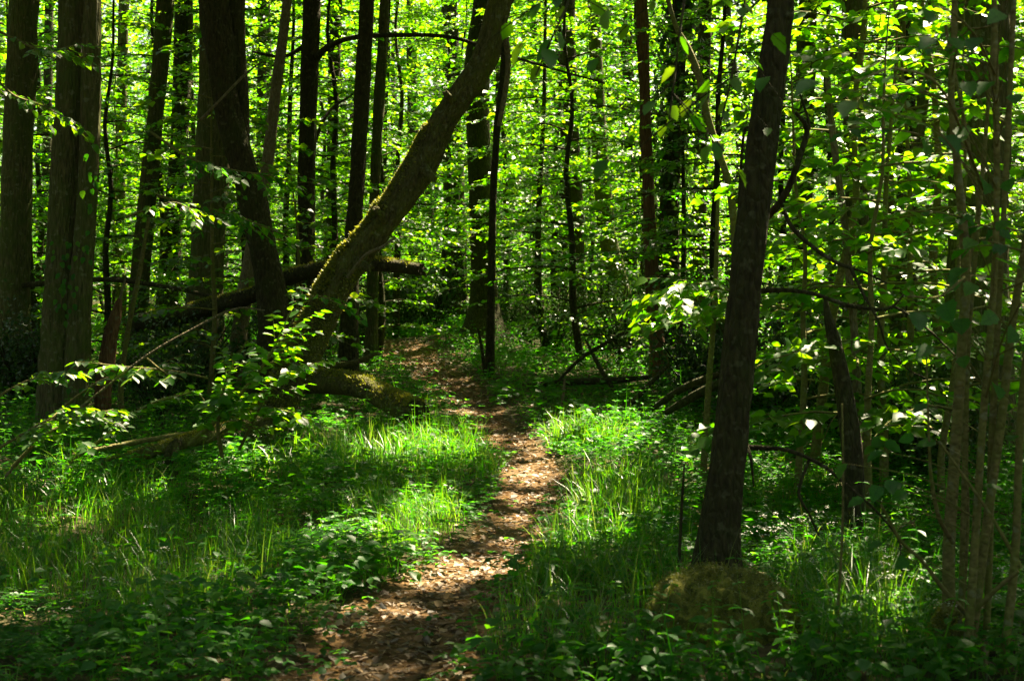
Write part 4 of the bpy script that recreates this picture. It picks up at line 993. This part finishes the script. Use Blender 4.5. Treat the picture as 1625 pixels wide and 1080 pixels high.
# ------------------------------------------------------------------ leafy shoots in the sun at left
shoots = [('sunlit_shoot', 'bright leafy shoot rising to the right in the sun in front of the leaning tree', [(300, 704, 9, 11.2), (345, 665, 8, 11.1), (390, 615, 7, 11.0), (430, 560, 5, 10.9), (462, 492, 3, 10.8)], 235, .105, 26, .42),
          ('sunlit_shoot', 'upright shoot in the middle of the sunlit leaves at left', [(352, 724, 7, 11.0), (346, 670, 6, 10.9), (360, 600, 4, 10.9), (392, 540, 2, 10.8)], 130, .10, 16, .36),
          ('sunlit_shoot', 'lowest shoot of the sunlit leaves, bending over the thick raised branch', [(380, 712, 6, 11.0), (402, 668, 5, 10.8), (432, 612, 3, 10.7), (478, 578, 2, 10.6)], 130, .10, 15, .36),
          ('leafy_shoot', 'leafy spray low at the left edge among the tall grass', [(-20, 722, 6, 9.5), (30, 692, 5, 9.5), (80, 664, 4, 9.6), (150, 640, 2, 9.7)], 90, .085, 14, .34),
          ('leafy_shoot', 'leafy spray between the double trunk and the raised dead branch', [(110, 735, 6, 11.1), (170, 690, 5, 11), (230, 645, 4, 10.9), (305, 622, 2, 10.8)], 100, .09, 14, .36),
          ('leafy_shoot', 'leaf spray crossing in front of the splintered stump', [(96, 648, 5, 12), (160, 604, 4, 11.9), (220, 590, 3, 11.8), (292, 562, 2, 11.7)], 80, .09, 12, .34),
          ('leafy_branch', 'level spray of sunlit leaves below the arching bare twig', [(330, 600, 4, 10.9), (270, 588, 4, 10.8), (200, 582, 3, 10.6), (130, 574, 2, 10.5)], 80, .095, 12, .3),
          ('leafy_shoot', 'leafy spray at the left edge level with the foot of the double trunk', [(-20, 640, 5, 9.8), (20, 615, 4, 9.8), (60, 598, 3, 9.8), (95, 592, 2, 9.8)], 75, .085, 14, .3),
          ('leafy_shoot', 'lower sunlit leafy spray in front of the double trunk', [(20, 740, 6, 9.9), (60, 700, 5, 9.9), (110, 668, 4, 10), (180, 650, 3, 10.1)], 100, .085, 16, .35),
          ('leafy_shoot', 'leafy spray reaching right below the sunlit shoot', [(330, 700, 5, 11.3), (380, 668, 4, 11.1), (430, 650, 3, 11), (486, 660, 2, 10.9)], 85, .10, 14, .3),
          ('leafy_shoot', 'shaded leafy spray in front of the leaning trunk base', [(440, 560, 4, 12.5), (470, 500, 3, 12.4), (500, 470, 3, 12.3), (550, 488, 2, 12.2)], 40, .09, 7, .35),
          ('leafy_branch', 'sunlit leaf spray right of the double trunk, high above the ground', [(200, 345, 4, 13.6), (240, 330, 4, 13.5), (280, 322, 3, 13.4), (320, 345, 2, 13.3)], 60, .10, 7, .4),
          ('leafy_branch', 'shaded level leaf spray hanging in front of the crooked tree', [(240, 210, 5, 14.6), (300, 250, 4, 14.5), (360, 268, 3, 14.3), (440, 280, 2, 14.2)], 150, .10, 18, .6),
          ('leafy_branch', 'lower shaded leaf spray hanging in front of the crooked tree', [(250, 310, 5, 14.9), (320, 330, 4, 14.7), (380, 345, 3, 14.6), (450, 372, 2, 14.4)], 150, .10, 18, .6),
          ('leafy_branch', 'leaf spray with rounded leaves left of the foreground trunk', [(1190, 470, 5, 12), (1150, 460, 4, 11.8), (1100, 450, 3, 11.7), (1040, 470, 2, 11.6)], 140, .125, 16, .5),
          ('leafy_branch', 'lower leaf spray left of the foreground trunk', [(1170, 545, 5, 12.4), (1140, 500, 4, 12.2), (1090, 490, 3, 12), (1050, 500, 2, 12)], 100, .12, 12, .45),
          ('leafy_branch', 'leaf spray hanging before the upper left corner trunks', [(-20, 40, 5, 13), (20, 60, 4, 13), (70, 80, 3, 12.8), (130, 70, 2, 12.8)], 95, .10, 10, .5),
          ('leafy_branch', 'leaf spray hanging lower before the trunk at the left edge', [(-20, 110, 5, 13.4), (20, 150, 4, 13.2), (60, 165, 3, 13), (110, 190, 2, 13)], 80, .10, 9, .5)]
for nm, lab, px, n, L, sb, sl in shoots:
    rt, r = branch_thing(nm, lab, 'branch' if 'branch' in nm else 'shoot', px, HZ, sides=6, part='stem')
    p_, a_, n_, l_, tb = twig_frames(r, n, L, sb, int(px[0][1]) + 7, sl, .35)
    for t_ in tb: put('twig', t_.mesh('twig', rt.location, True), HZ, rt)
    leaf_objs(rt, p_, a_, n_, l_, 'leaf_hazel' if 'shaded' in lab else 'leaf_beech')  # shaded sprays get the darker leaf material, so their shade is partly colour

# ------------------------------------------------------------------ nearer saplings, their front leaves single pieces
NEAR = []
for k in range(4):
    H = (5.2, 6.6, 4.2, 7.5)[k]; R = (1.7, 1.9, 1.4, 1.8)[k]
    wood, p_, a_, n_, l_ = sapling(H, R, int(H * 4.6), .125, .12, .25, 9, 300 + k)
    tm = wood.mesh('trunk', smooth=True); tm.materials.append(HZ)
    NEAR.append((tm, p_, a_, n_, l_, H, R))
near_list = [(1290, 12.6, 1, 'understorey sapling of bright leaves right of the foreground trunk'), (1405, 11.6, 0, 'leafy sapling between the pale pole and the hazel stems'), (1478, 14.8, 3, 'tall leafy sapling beside the massive right trunk'),
             (1345, 15.5, 0, 'sapling with dappled leaves behind the pale pole'), (1425, 17.5, 3, 'tall shaded sapling behind the right hand saplings'),
             (330, 17.8, 0, 'leafy sapling under the crooked tree'), (196, 26.0, 1, 'leafy sapling between the double trunk and the slim brown trunk'),
             (455, 20.0, 2, 'low sapling between the crooked tree and the leaning tree'), (1600, 16.5, 1, 'sapling at the right edge behind the massive trunk'), (1500, 10.6, 2, 'small leafy sapling behind the hazel stems'), (1265, 11.4, 2, 'small bright sapling close behind the foreground trunk on its right'), (1385, 10.2, 2, 'small sapling of rounded leaves beside the short broken trunk'), (1450, 12.6, 0, 'leafy sapling in front of the leaning slim brown trunk')]
first = {}
for (px, Y, k, lab) in near_list:
    tm, p_, a_, n_, l_, H, R = NEAR[k]
    x = (px - 812.5) / F * Y; z = hz(x, Y); rz = rng.uniform(0, 6.28)
    rt = thing('leafy_sapling', lab, 'sapling', (x, Y, z), 'nearer understorey saplings', rz)
    put('trunk', tm, None, rt)
    c_, s_ = math.cos(rz), math.sin(rz)
    fx = p_[:, 0] * c_ - p_[:, 1] * s_; fy = p_[:, 0] * s_ + p_[:, 1] * c_
    zz = p_[:, 2] + z
    sx_, sy_ = to_px(x + fx, Y + fy, zz)
    vis = (sy_ > -20) & (sy_ < 1000)
    lit_below = in_ground_gap(np.stack([x + fx, y + fy, zz], -1)) & (zz > 1.0)
    order = np.argsort(np.where(vis, fy, 99)); order = order[~lit_below[order]]; nfront = 60 if Y < 13 else 0
    front, rest = order[:nfront], order[nfront:]
    if nfront:
        off = rt.location.copy(); rt.location = (0, 0, 0)
        leaf_objs(rt, p_[front], a_[front], n_[front], l_[front], 'leaf_beech'); rt.location = off
    V, T = leaf_arrays(LEAF6, p_[rest], a_[rest], n_[rest], l_[rest], l_[rest] * .82)
    put('crown', new_mesh('crown', V, T), MAT['leaf_beech'], rt)

# ------------------------------------------------------------------ holly and other dark bushes
def bush_mesh(n, seed):
    r = np.random.default_rng(seed); mb = MB(); cl = []
    for q in range(14):
        a = r.uniform(0, 6.28); l = r.uniform(.5, 1.0); e = r.uniform(.5, 1.3)
        pts = np.array([[0, 0, -.05, .018], [math.cos(a) * l * .3, math.sin(a) * l * .3, e * .5, .013], [math.cos(a) * l * .7, math.sin(a) * l * .7, e, .006]])
        mb = join(mb, tube(pts, 5, 0, 4, q)); cl.append(pts)
    pos = []
    for q in range(n // 10):
        b = cl[r.integers(0, 14)]; f = r.uniform(.25, 1.1)
        c = np.array([np.interp(f, [0, .5, 1.1], b[:, i_]) for i_ in range(3)]) + r.normal(size=3) * .16
        pos.append(c + r.normal(size=(10, 3)) * .09)
    pos = np.concatenate(pos); pos[:, 2] = np.maximum(pos[:, 2], .03); k = len(pos)
    V, T = leaf_arrays(LEAF2, pos, unit(r.normal(size=(k, 3))), unit(np.array([0, 0, .9]) + r.normal(size=(k, 3)) * .6), r.uniform(.05, .085, k), r.uniform(.03, .05, k))
    tm = mb.mesh('stem', smooth=True); tm.materials.append(DARK); fm = new_mesh('foliage', V, T); fm.materials.append(MAT['leaf_holly'])
    return tm, fm
bm = [bush_mesh(2600, 500 + k) for k in range(3)]
for q, (px, py, Y, sc, lab) in enumerate([(640, 540, 31, 1.35, 'dark holly bush at the end of the path'), (596, 540, 32.5, 1.1, 'smaller dark holly bush left of the one at the path end'), (690, 530, 33, 1.2, 'dark holly bush between the path end and the bank tree'),
        (1110, 610, 17.5, 1.0, 'dark bush left of the foreground trunk in deep shade'), (1215, 620, 16, 1.1, 'dark bush right of the foreground trunk'), (1435, 700, 13.2, .95, 'glossy dark bush behind the hazel stems'),
        (1330, 690, 14.4, .9, 'glossy dark bush behind the short broken trunk'), (1480, 760, 12, .8, 'dark bush at the foot of the massive right trunk'), (1300, 640, 17.6, 1.2, 'deep shaded bush far behind the pale pole'),
        (880, 545, 27, 1.1, 'dark bush behind the mossy chunk of log'), (990, 560, 25, 1.2, 'dark bush at the foot of the slanting brown trunk'), (300, 590, 18.5, 1.0, 'shaded bush below the propped trunk'), (250, 620, 16.2, .7, 'small shaded bush beside the splintered stump'),
        (30, 600, 18.0, 1.0, 'shaded bush at the left edge behind the big log'), (800, 515, 31, 1.1, 'dark bush right of the trunk on the bank'), (460, 540, 21, 1.0, 'shaded bush behind the leaning tree'), (560, 550, 26, 1.0, 'shaded bush left of the path end')]):
    x = (px - 812.5) / F * Y
    rt = thing('holly_bush', lab, 'bush', (x, Y, hz(x, Y)), 'dark bushes in the shade', rng.uniform(0, 6.28), sc)
    put('stem', bm[q % 3][0], None, rt); put('foliage', bm[q % 3][1], None, rt)

# ------------------------------------------------------------------ ground cover
def wedge(n_per_m2, y0, y1, marg=1.08):
    hwf = 812.5 / F * marg
    n = int(n_per_m2 * hwf * (y1 ** 2 - y0 ** 2))
    y = np.sqrt(rng.uniform(y0 ** 2, y1 ** 2, n)); x = rng.uniform(-1, 1, n) * hwf * y
    return x, y

ZONES = [(210, 880, 260, 120, .95, .30), (90, 790, 120, 40, .45, .30), (640, 738, 165, 42, .95, .34), (640, 835, 100, 50, 1.0, .28), (925, 704, 62, 20, .95, .34), (985, 812, 98, 46, .75, .36), (965, 960, 170, 110, .75, .36),
         (1340, 985, 160, 90, .7, .40), (1260, 800, 90, 40, .5, .26), (480, 740, 90, 40, .4, .30), (660, 690, 60, 25, .6, .3), (420, 850, 80, 50, .3, .25), (880, 1040, 150, 50, .4, .3), (820, 560, 80, 30, .4, .15), (700, 545, 60, 10, .4, .15)]
def zone(px, py):
    d = np.zeros(px.shape); h = np.full(px.shape, .13)
    wob = .35 * (vnoise(px / 40, py / 18, 51) - .5)
    for cx, cyy, rx, ry, dn, hh in ZONES:
        e = np.sqrt(((px - cx) / rx) ** 2 + ((py - cyy) / ry) ** 2) + wob
        v = dn * (1 - sm(.75, 1.1, e)); h = np.where(v > d, hh, h); d = np.maximum(d, v)
    return d, h
gv = []
mc0 = (mloc[0], mloc[1] - .30)
for dens, y0, y1, base_d, wd in ((1150, 5.4, 10.5, .12, .0055), (950, 10.5, 17, .06, .008), (110, 17, 36, .35, .010)):
    x, y = wedge(dens, y0, y1); z = hgt(x, y); px, py = to_px(x, y, z)
    d, h = zone(px, py); d = np.maximum(d, base_d)
    clump = sm(.30, .62, vnoise(x * 4.5, y * 4.5, 55))
    pd = path_d(x, y) + .35 * (vnoise(x * 3, y * 3, 56) - .5)
    m = (rng.uniform(size=len(x)) < d * (.3 + .8 * clump)) & (pd > 1.02) & (((x - mc0[0]) / .45) ** 2 + ((y - mc0[1]) / .42) ** 2 > 1)
    x, y, z, h = x[m], y[m], z[m], h[m]
    h = h * rng.uniform(.45, 1.25, len(x)) * (.6 + .55 * clump[m])
    gv.append(blades(np.stack([x, y, z - .01], -1), h, wd * rng.uniform(.6, 1.3, len(x)), rng.uniform(.1, .95, len(x)), int(dens)))
def merge(vt):
    V = np.concatenate([v for v, t in vt]); off = np.cumsum([0] + [len(v) for v, t in vt[:-1]])
    return V, np.concatenate([t + o_ for (v, t), o_ in zip(vt, off)])
V, T = merge(gv); put('grass', new_mesh('grass', V, T), MAT['grass'], kind='stuff', label='tall thin woodland grass growing along both sides of the path')

# the two brightest clumps of grass stand out as things
for lab, px, py, n, rr, hh in [('bright sunlit grass clump at the bend of the path', 922, 712, 420, .30, .34), ('bright sunlit grass clump right of the path, nearer than the bend', 985, 835, 420, .36, .40), ('tall grass clump with wide blades right of the sunlit clump', 1010, 815, 60, .10, .46), ('small bright grass clump at the end of the fallen log', 648, 694, 70, .09, .28)]:
    q = G(px, py); rt_r = rng.uniform(0, 1, n) ** .6 * rr; aa = rng.uniform(0, 6.28, n)
    b = np.stack([rt_r * np.cos(aa), rt_r * np.sin(aa) * .8, np.zeros(n)], -1); b[:, 2] = hgt(b[:, 0] + q[0], b[:, 1] + q[1]) - q[2] - .01
    V, T = blades(b, hh * rng.uniform(.5, 1.2, n), .009 * rng.uniform(.6, 1.3, n), rng.uniform(.1, .9, n), n)
    o = put('grass_tuft', new_mesh('grass_tuft', V, T), MAT['grass'], loc=tuple(q)); o['label'] = lab; o['category'] = 'grass tuft'; o['kind'] = 'thing'

def plant_frames(kind, seed):
    r = np.random.default_rng(seed); pos, ax, nor, L, W = [], [], [], [], []
    def add(p, a, n, l, w_): pos.append(p); ax.append(a); nor.append(n); L.append(l); W.append(w_)
    if kind == 0:
        for q in range(r.integers(3, 6)):
            a = r.uniform(0, 6.28); h = r.uniform(.05, .16); o = np.array([math.cos(a) * .05, math.sin(a) * .05, h])
            for k in range(3):
                b = a + (k - 1) * 1.5
                add(o, [math.cos(b), math.sin(b), r.uniform(-.3, .15)], [r.normal() * .25, r.normal() * .25, 1], r.uniform(.03, .05), r.uniform(.022, .036))
    elif kind == 1:
        for q in range(3):
            a = r.uniform(0, 6.28); l = r.uniform(.14, .3); up = r.uniform(.5, 1.3)
            for k in range(5):
                f = .3 + .7 * k / 4; o = np.array([math.cos(a) * l * f, math.sin(a) * l * f, l * up * (f - .45 * f * f) + .02])
                for sg in (-1, 1):
                    b = a + sg * 1.1; add(o, [math.cos(b), math.sin(b), -.1], [r.normal() * .25, r.normal() * .25, 1], .055 * (1.15 - .8 * f) + .012, .018)
    elif kind == 3:
        for q in range(r.integers(4, 8)):
            a = r.uniform(0, 6.28); l = r.uniform(.03, .13); h = r.uniform(.05, .22); o = np.array([math.cos(a) * l, math.sin(a) * l, h])
            add(o, [math.cos(a), math.sin(a), r.uniform(-.5, .1)], [r.normal() * .3, r.normal() * .3, 1], r.uniform(.05, .085), r.uniform(.045, .07))
            add(np.array([0, 0, 0.0]), o, [1, 0, 0], h * 1.1, .004)
    else:
        h = r.uniform(.22, .5); lx, ly = r.normal(size=2) * .08
        for k in range(5):
            f = .25 + .75 * k / 4; o = np.array([lx * f, ly * f, h * f]); a = k * 1.57
            for sg in (0, math.pi):
                b = a + sg; add(o, [math.cos(b), math.sin(b), r.uniform(-.4, .1)], [0, 0, 1], .075 * (1.15 - .6 * f), .04 * (1.15 - .6 * f))
        add(np.array([0, 0, 0.0]), [lx, ly, h], [1, 0, 0], h, .006)
    return [np.array(v, float) for v in (pos, ax, nor, L, W)]
KINDS_ = [[plant_frames(k, 600 + 10 * k + j_) for j_ in range(5)] for k in range(4)]
hv = []
for dens, y0, y1, tm_, sc0 in ((150, 5.4, 9.5, LEAF6, 1.0), (120, 9.5, 16, LEAF2, 1.05), (34, 16, 38, LEAF2, 1.3)):
    x, y = wedge(dens, y0, y1); z = hgt(x, y); px, py = to_px(x, y, z)
    pd = path_d(x, y) + .5 * (vnoise(x * 2.5, y * 2.5, 61) - .5)
    patch = vnoise(x * 1.4, y * 1.4, 62); zd, zh = zone(px, py)
    m = ((pd > .95) | ((pd > .45) & (rng.uniform(size=len(x)) < .16 * (py > 820) + .05))) & (rng.uniform(size=len(x)) < np.clip(.5 + .8 * sm(.25, .6, patch) - .45 * zd, .15, 1)) & (((x - mc0[0]) / .46) ** 2 + ((y - mc0[1]) / .46) ** 2 > 1)
    x, y, z, patch, pd = x[m], y[m], z[m], patch[m], pd[m]
    kk = np.where(pd < 1.5, 0, np.where(rng.uniform(size=len(x)) < .45, 0, np.where(vnoise(x * .9 + 7, y * .9, 63) > .5, 1, 2)))
    var = rng.integers(0, 5, len(x)); sc = sc0 * rng.uniform(.65, 1.25, len(x)); rz = rng.uniform(0, 6.28, len(x))
    kk = np.where((rng.uniform(size=len(x)) < .34 * (vnoise(x * 2.1 + 3, y * 2.1, 64) > .45)) & (pd > 1.1), 3, kk)
    for k in range(4):
        for v in range(5):
            s_ = np.where((kk == k) & (var == v))[0]
            if not len(s_): continue
            fp, fa, fn, fl, fw = KINDS_[k][v]
            cs, sn = np.cos(rz[s_])[:, None], np.sin(rz[s_])[:, None]
            def rot(A): return np.stack([A[None, :, 0] * cs - A[None, :, 1] * sn, A[None, :, 0] * sn + A[None, :, 1] * cs, np.broadcast_to(A[None, :, 2], (len(s_), len(A)))], -1)
            pp_ = rot(fp) * sc[s_][:, None, None] + np.stack([x[s_], y[s_], z[s_]], -1)[:, None, :]
            hv.append(leaf_arrays(tm_, pp_.reshape(-1, 3), rot(fa).reshape(-1, 3), rot(fn).reshape(-1, 3), (fl[None] * sc[s_][:, None]).ravel(), (fw[None] * sc[s_][:, None]).ravel()))
V, T = merge(hv); put('ground_herbs', new_mesh('ground_herbs', V, T), MAT['herb'], kind='stuff', label='low woodland herbs covering the ground')

# leaf litter: dense on the path, sparse under the herbs
lv = []
for dens, y0, y1, wid, l0 in ((900, 5.2, 11, 1.25, .05), (700, 11, 18, 1.25, .06), (300, 18, 36, 1.2, .08)):
    n = int(dens * (y1 - y0) * 1.6); sidx = rng.uniform(0, len(pf) - 3, n); i = sidx.astype(int); f = (sidx - i)[:, None]
    c = pf[i] * (1 - f) + pf[i + 1] * f
    tg = unit(pf[i + 1, :2] - pf[i, :2]); u = rng.normal(size=n) * .55 * wid
    xy = c[:, :2] + np.column_stack([-tg[:, 1], tg[:, 0]]) * (u * c[:, 2])[:, None]
    m = (xy[:, 1] > y0) & (xy[:, 1] < y1); xy = xy[m]
    lv.append((xy, l0))
for dens, y0, y1, l0 in ((130, 5.4, 12, .055), (70, 12, 34, .075)):
    x, y = wedge(dens, y0, y1); m = vnoise(x * 1.1, y * 1.1, 66) > .42; lv.append((np.stack([x[m], y[m]], -1), l0))
out = []
for xy, l0 in lv:
    n = len(xy); z = hgt(xy[:, 0], xy[:, 1]) + rng.uniform(.018, .038, n)
    a = rng.uniform(0, 6.28, n); L_ = l0 * np.clip(rng.lognormal(-.35, .45, n), .2, 1.5)
    out.append(leaf_arrays(LEAF2, np.stack([xy[:, 0], xy[:, 1], z], -1), np.stack([np.cos(a), np.sin(a), rng.normal(size=n) * .18], -1), np.array([0, 0, 1.0]) + rng.normal(size=(n, 3)) * .28, L_, L_ * rng.uniform(.4, .75, n)))
n = 2600; sidx = rng.uniform(0, len(pf) - 3, n); i = sidx.astype(int)
tg = unit(pf[i + 1, :2] - pf[i, :2]); xy = pf[i, :2] + np.column_stack([-tg[:, 1], tg[:, 0]]) * (rng.normal(size=n) * .8 * pf[i, 2])[:, None] + rng.normal(size=(n, 2)) * .1
a = rng.uniform(0, 6.28, n); tl = rng.uniform(.04, .16, n)
out.append(leaf_arrays(LEAF2, np.stack([xy[:, 0], xy[:, 1], hgt(xy[:, 0], xy[:, 1]) + rng.uniform(.02, .04, n)], -1), np.stack([np.cos(a), np.sin(a), rng.normal(size=n) * .06], -1), np.tile([0, 0, 1.0], (n, 1)), tl, np.full(n, .006)))
V, T = merge(out); put('leaf_litter', new_mesh('leaf_litter', V, T), MAT['dead_leaf'], kind='stuff', label='dry brown fallen leaves scattered over the path and ground')

# the nearest fallen leaves on the path, single curled leaves
dl = []
for w_, c_ in ((.36, .5), (.42, .35), (.30, .7)):
    v, t_ = leaf_template(7, w_, .8, .0, .05); v = v.copy(); v[:, 2] = v[:, 2] + c_ * v[:, 1] ** 2 * 1.6 + .12 * (v[:, 0] - .5) ** 2 * (1 if c_ > .4 else -1)
    m_ = new_mesh('dead_leaf', v, t_); m_.materials.append(MAT['dead_leaf']); dl.append(m_)
pth = bpy.data.objects['path']; n = 0
while n < 290:
    a_, b_ = rng.uniform(380, 940), rng.uniform(690, 1078) if n % 4 else rng.uniform(840, 1078)
    q = G0(a_, b_)
    if path_d(np.array([q[0]]), np.array([q[1]]))[0] > 1.15: continue
    o = bpy.data.objects.new('dead_leaf', dl[n % 3]); C.objects.link(o); o.parent = pth
    l = rng.uniform(.028, .072); o.scale = (l, l, l); o.location = (q[0], q[1], hz(q[0], q[1]) + rng.uniform(.03, .045))
    o.rotation_euler = (rng.normal() * .35 + (math.pi if rng.uniform() < .4 else 0), rng.normal() * .3, rng.uniform(0, 6.28)); n += 1

# small white flowers among the herbs
fl = []
for cx, cyy, sx_, sy_, n in ((1250, 885, 55, 28, 90), (1280, 800, 50, 16, 30), (420, 760, 50, 16, 24), (1400, 960, 70, 60, 40), (1020, 870, 60, 18, 26), (240, 960, 80, 60, 30), (600, 790, 60, 25, 26), (1560, 1000, 30, 50, 14), (620, 720, 60, 20, 14), (330, 780, 60, 22, 26)):
    for _ in range(n):
        a_, b_ = rng.normal(cx, sx_), rng.normal(cyy, sy_)
        if b_ < 640: continue
        q = G0(a_, min(b_, 1070)); h = rng.uniform(.16, .32); c = np.array([q[0], q[1], hz(q[0], q[1]) + h])
        m = 9; pos = c + rng.normal(size=(m, 3)) * [.018, .018, .005]; aa = rng.uniform(0, 6.28, m)
        fl.append(leaf_arrays(LEAF2, pos, np.stack([np.cos(aa), np.sin(aa), np.full(m, .1)], -1), np.tile([0, 0, 1.0], (m, 1)) + rng.normal(size=(m, 3)) * .2, np.full(m, .014), np.full(m, .010)))
V, T = merge(fl); put('white_flowers', new_mesh('white_flowers', V, T), MAT['flower'], kind='stuff', label='tiny white flower heads dotted among the herbs')

# fallen twigs on the path and its edges
for q, (a_, b_, dx, dy, lab) in enumerate([(560, 905, 60, 8, 'thin twig lying at the left edge of the path'), (690, 1010, 70, -14, 'thin twig lying across the near path'), (880, 868, 40, 10, 'thin twig at the right edge of the sunlit path'), (520, 985, 46, 20, 'bent twig beside the near path at left'),
        (1000, 690, 60, 22, 'thin pale twig arched over the herbs behind the bleached log'), (640, 960, 24, 14, 'short twig in the middle of the near path')]):
    ground_thing('fallen_twig', lab, 'twig', [(a_, b_, 4), (a_ + dx * .5, b_ + dy * .5 - 5, 4), (a_ + dx, b_ + dy, 3)], PALE if q % 2 else HZ, 'twigs on and beside the path', sides=6)
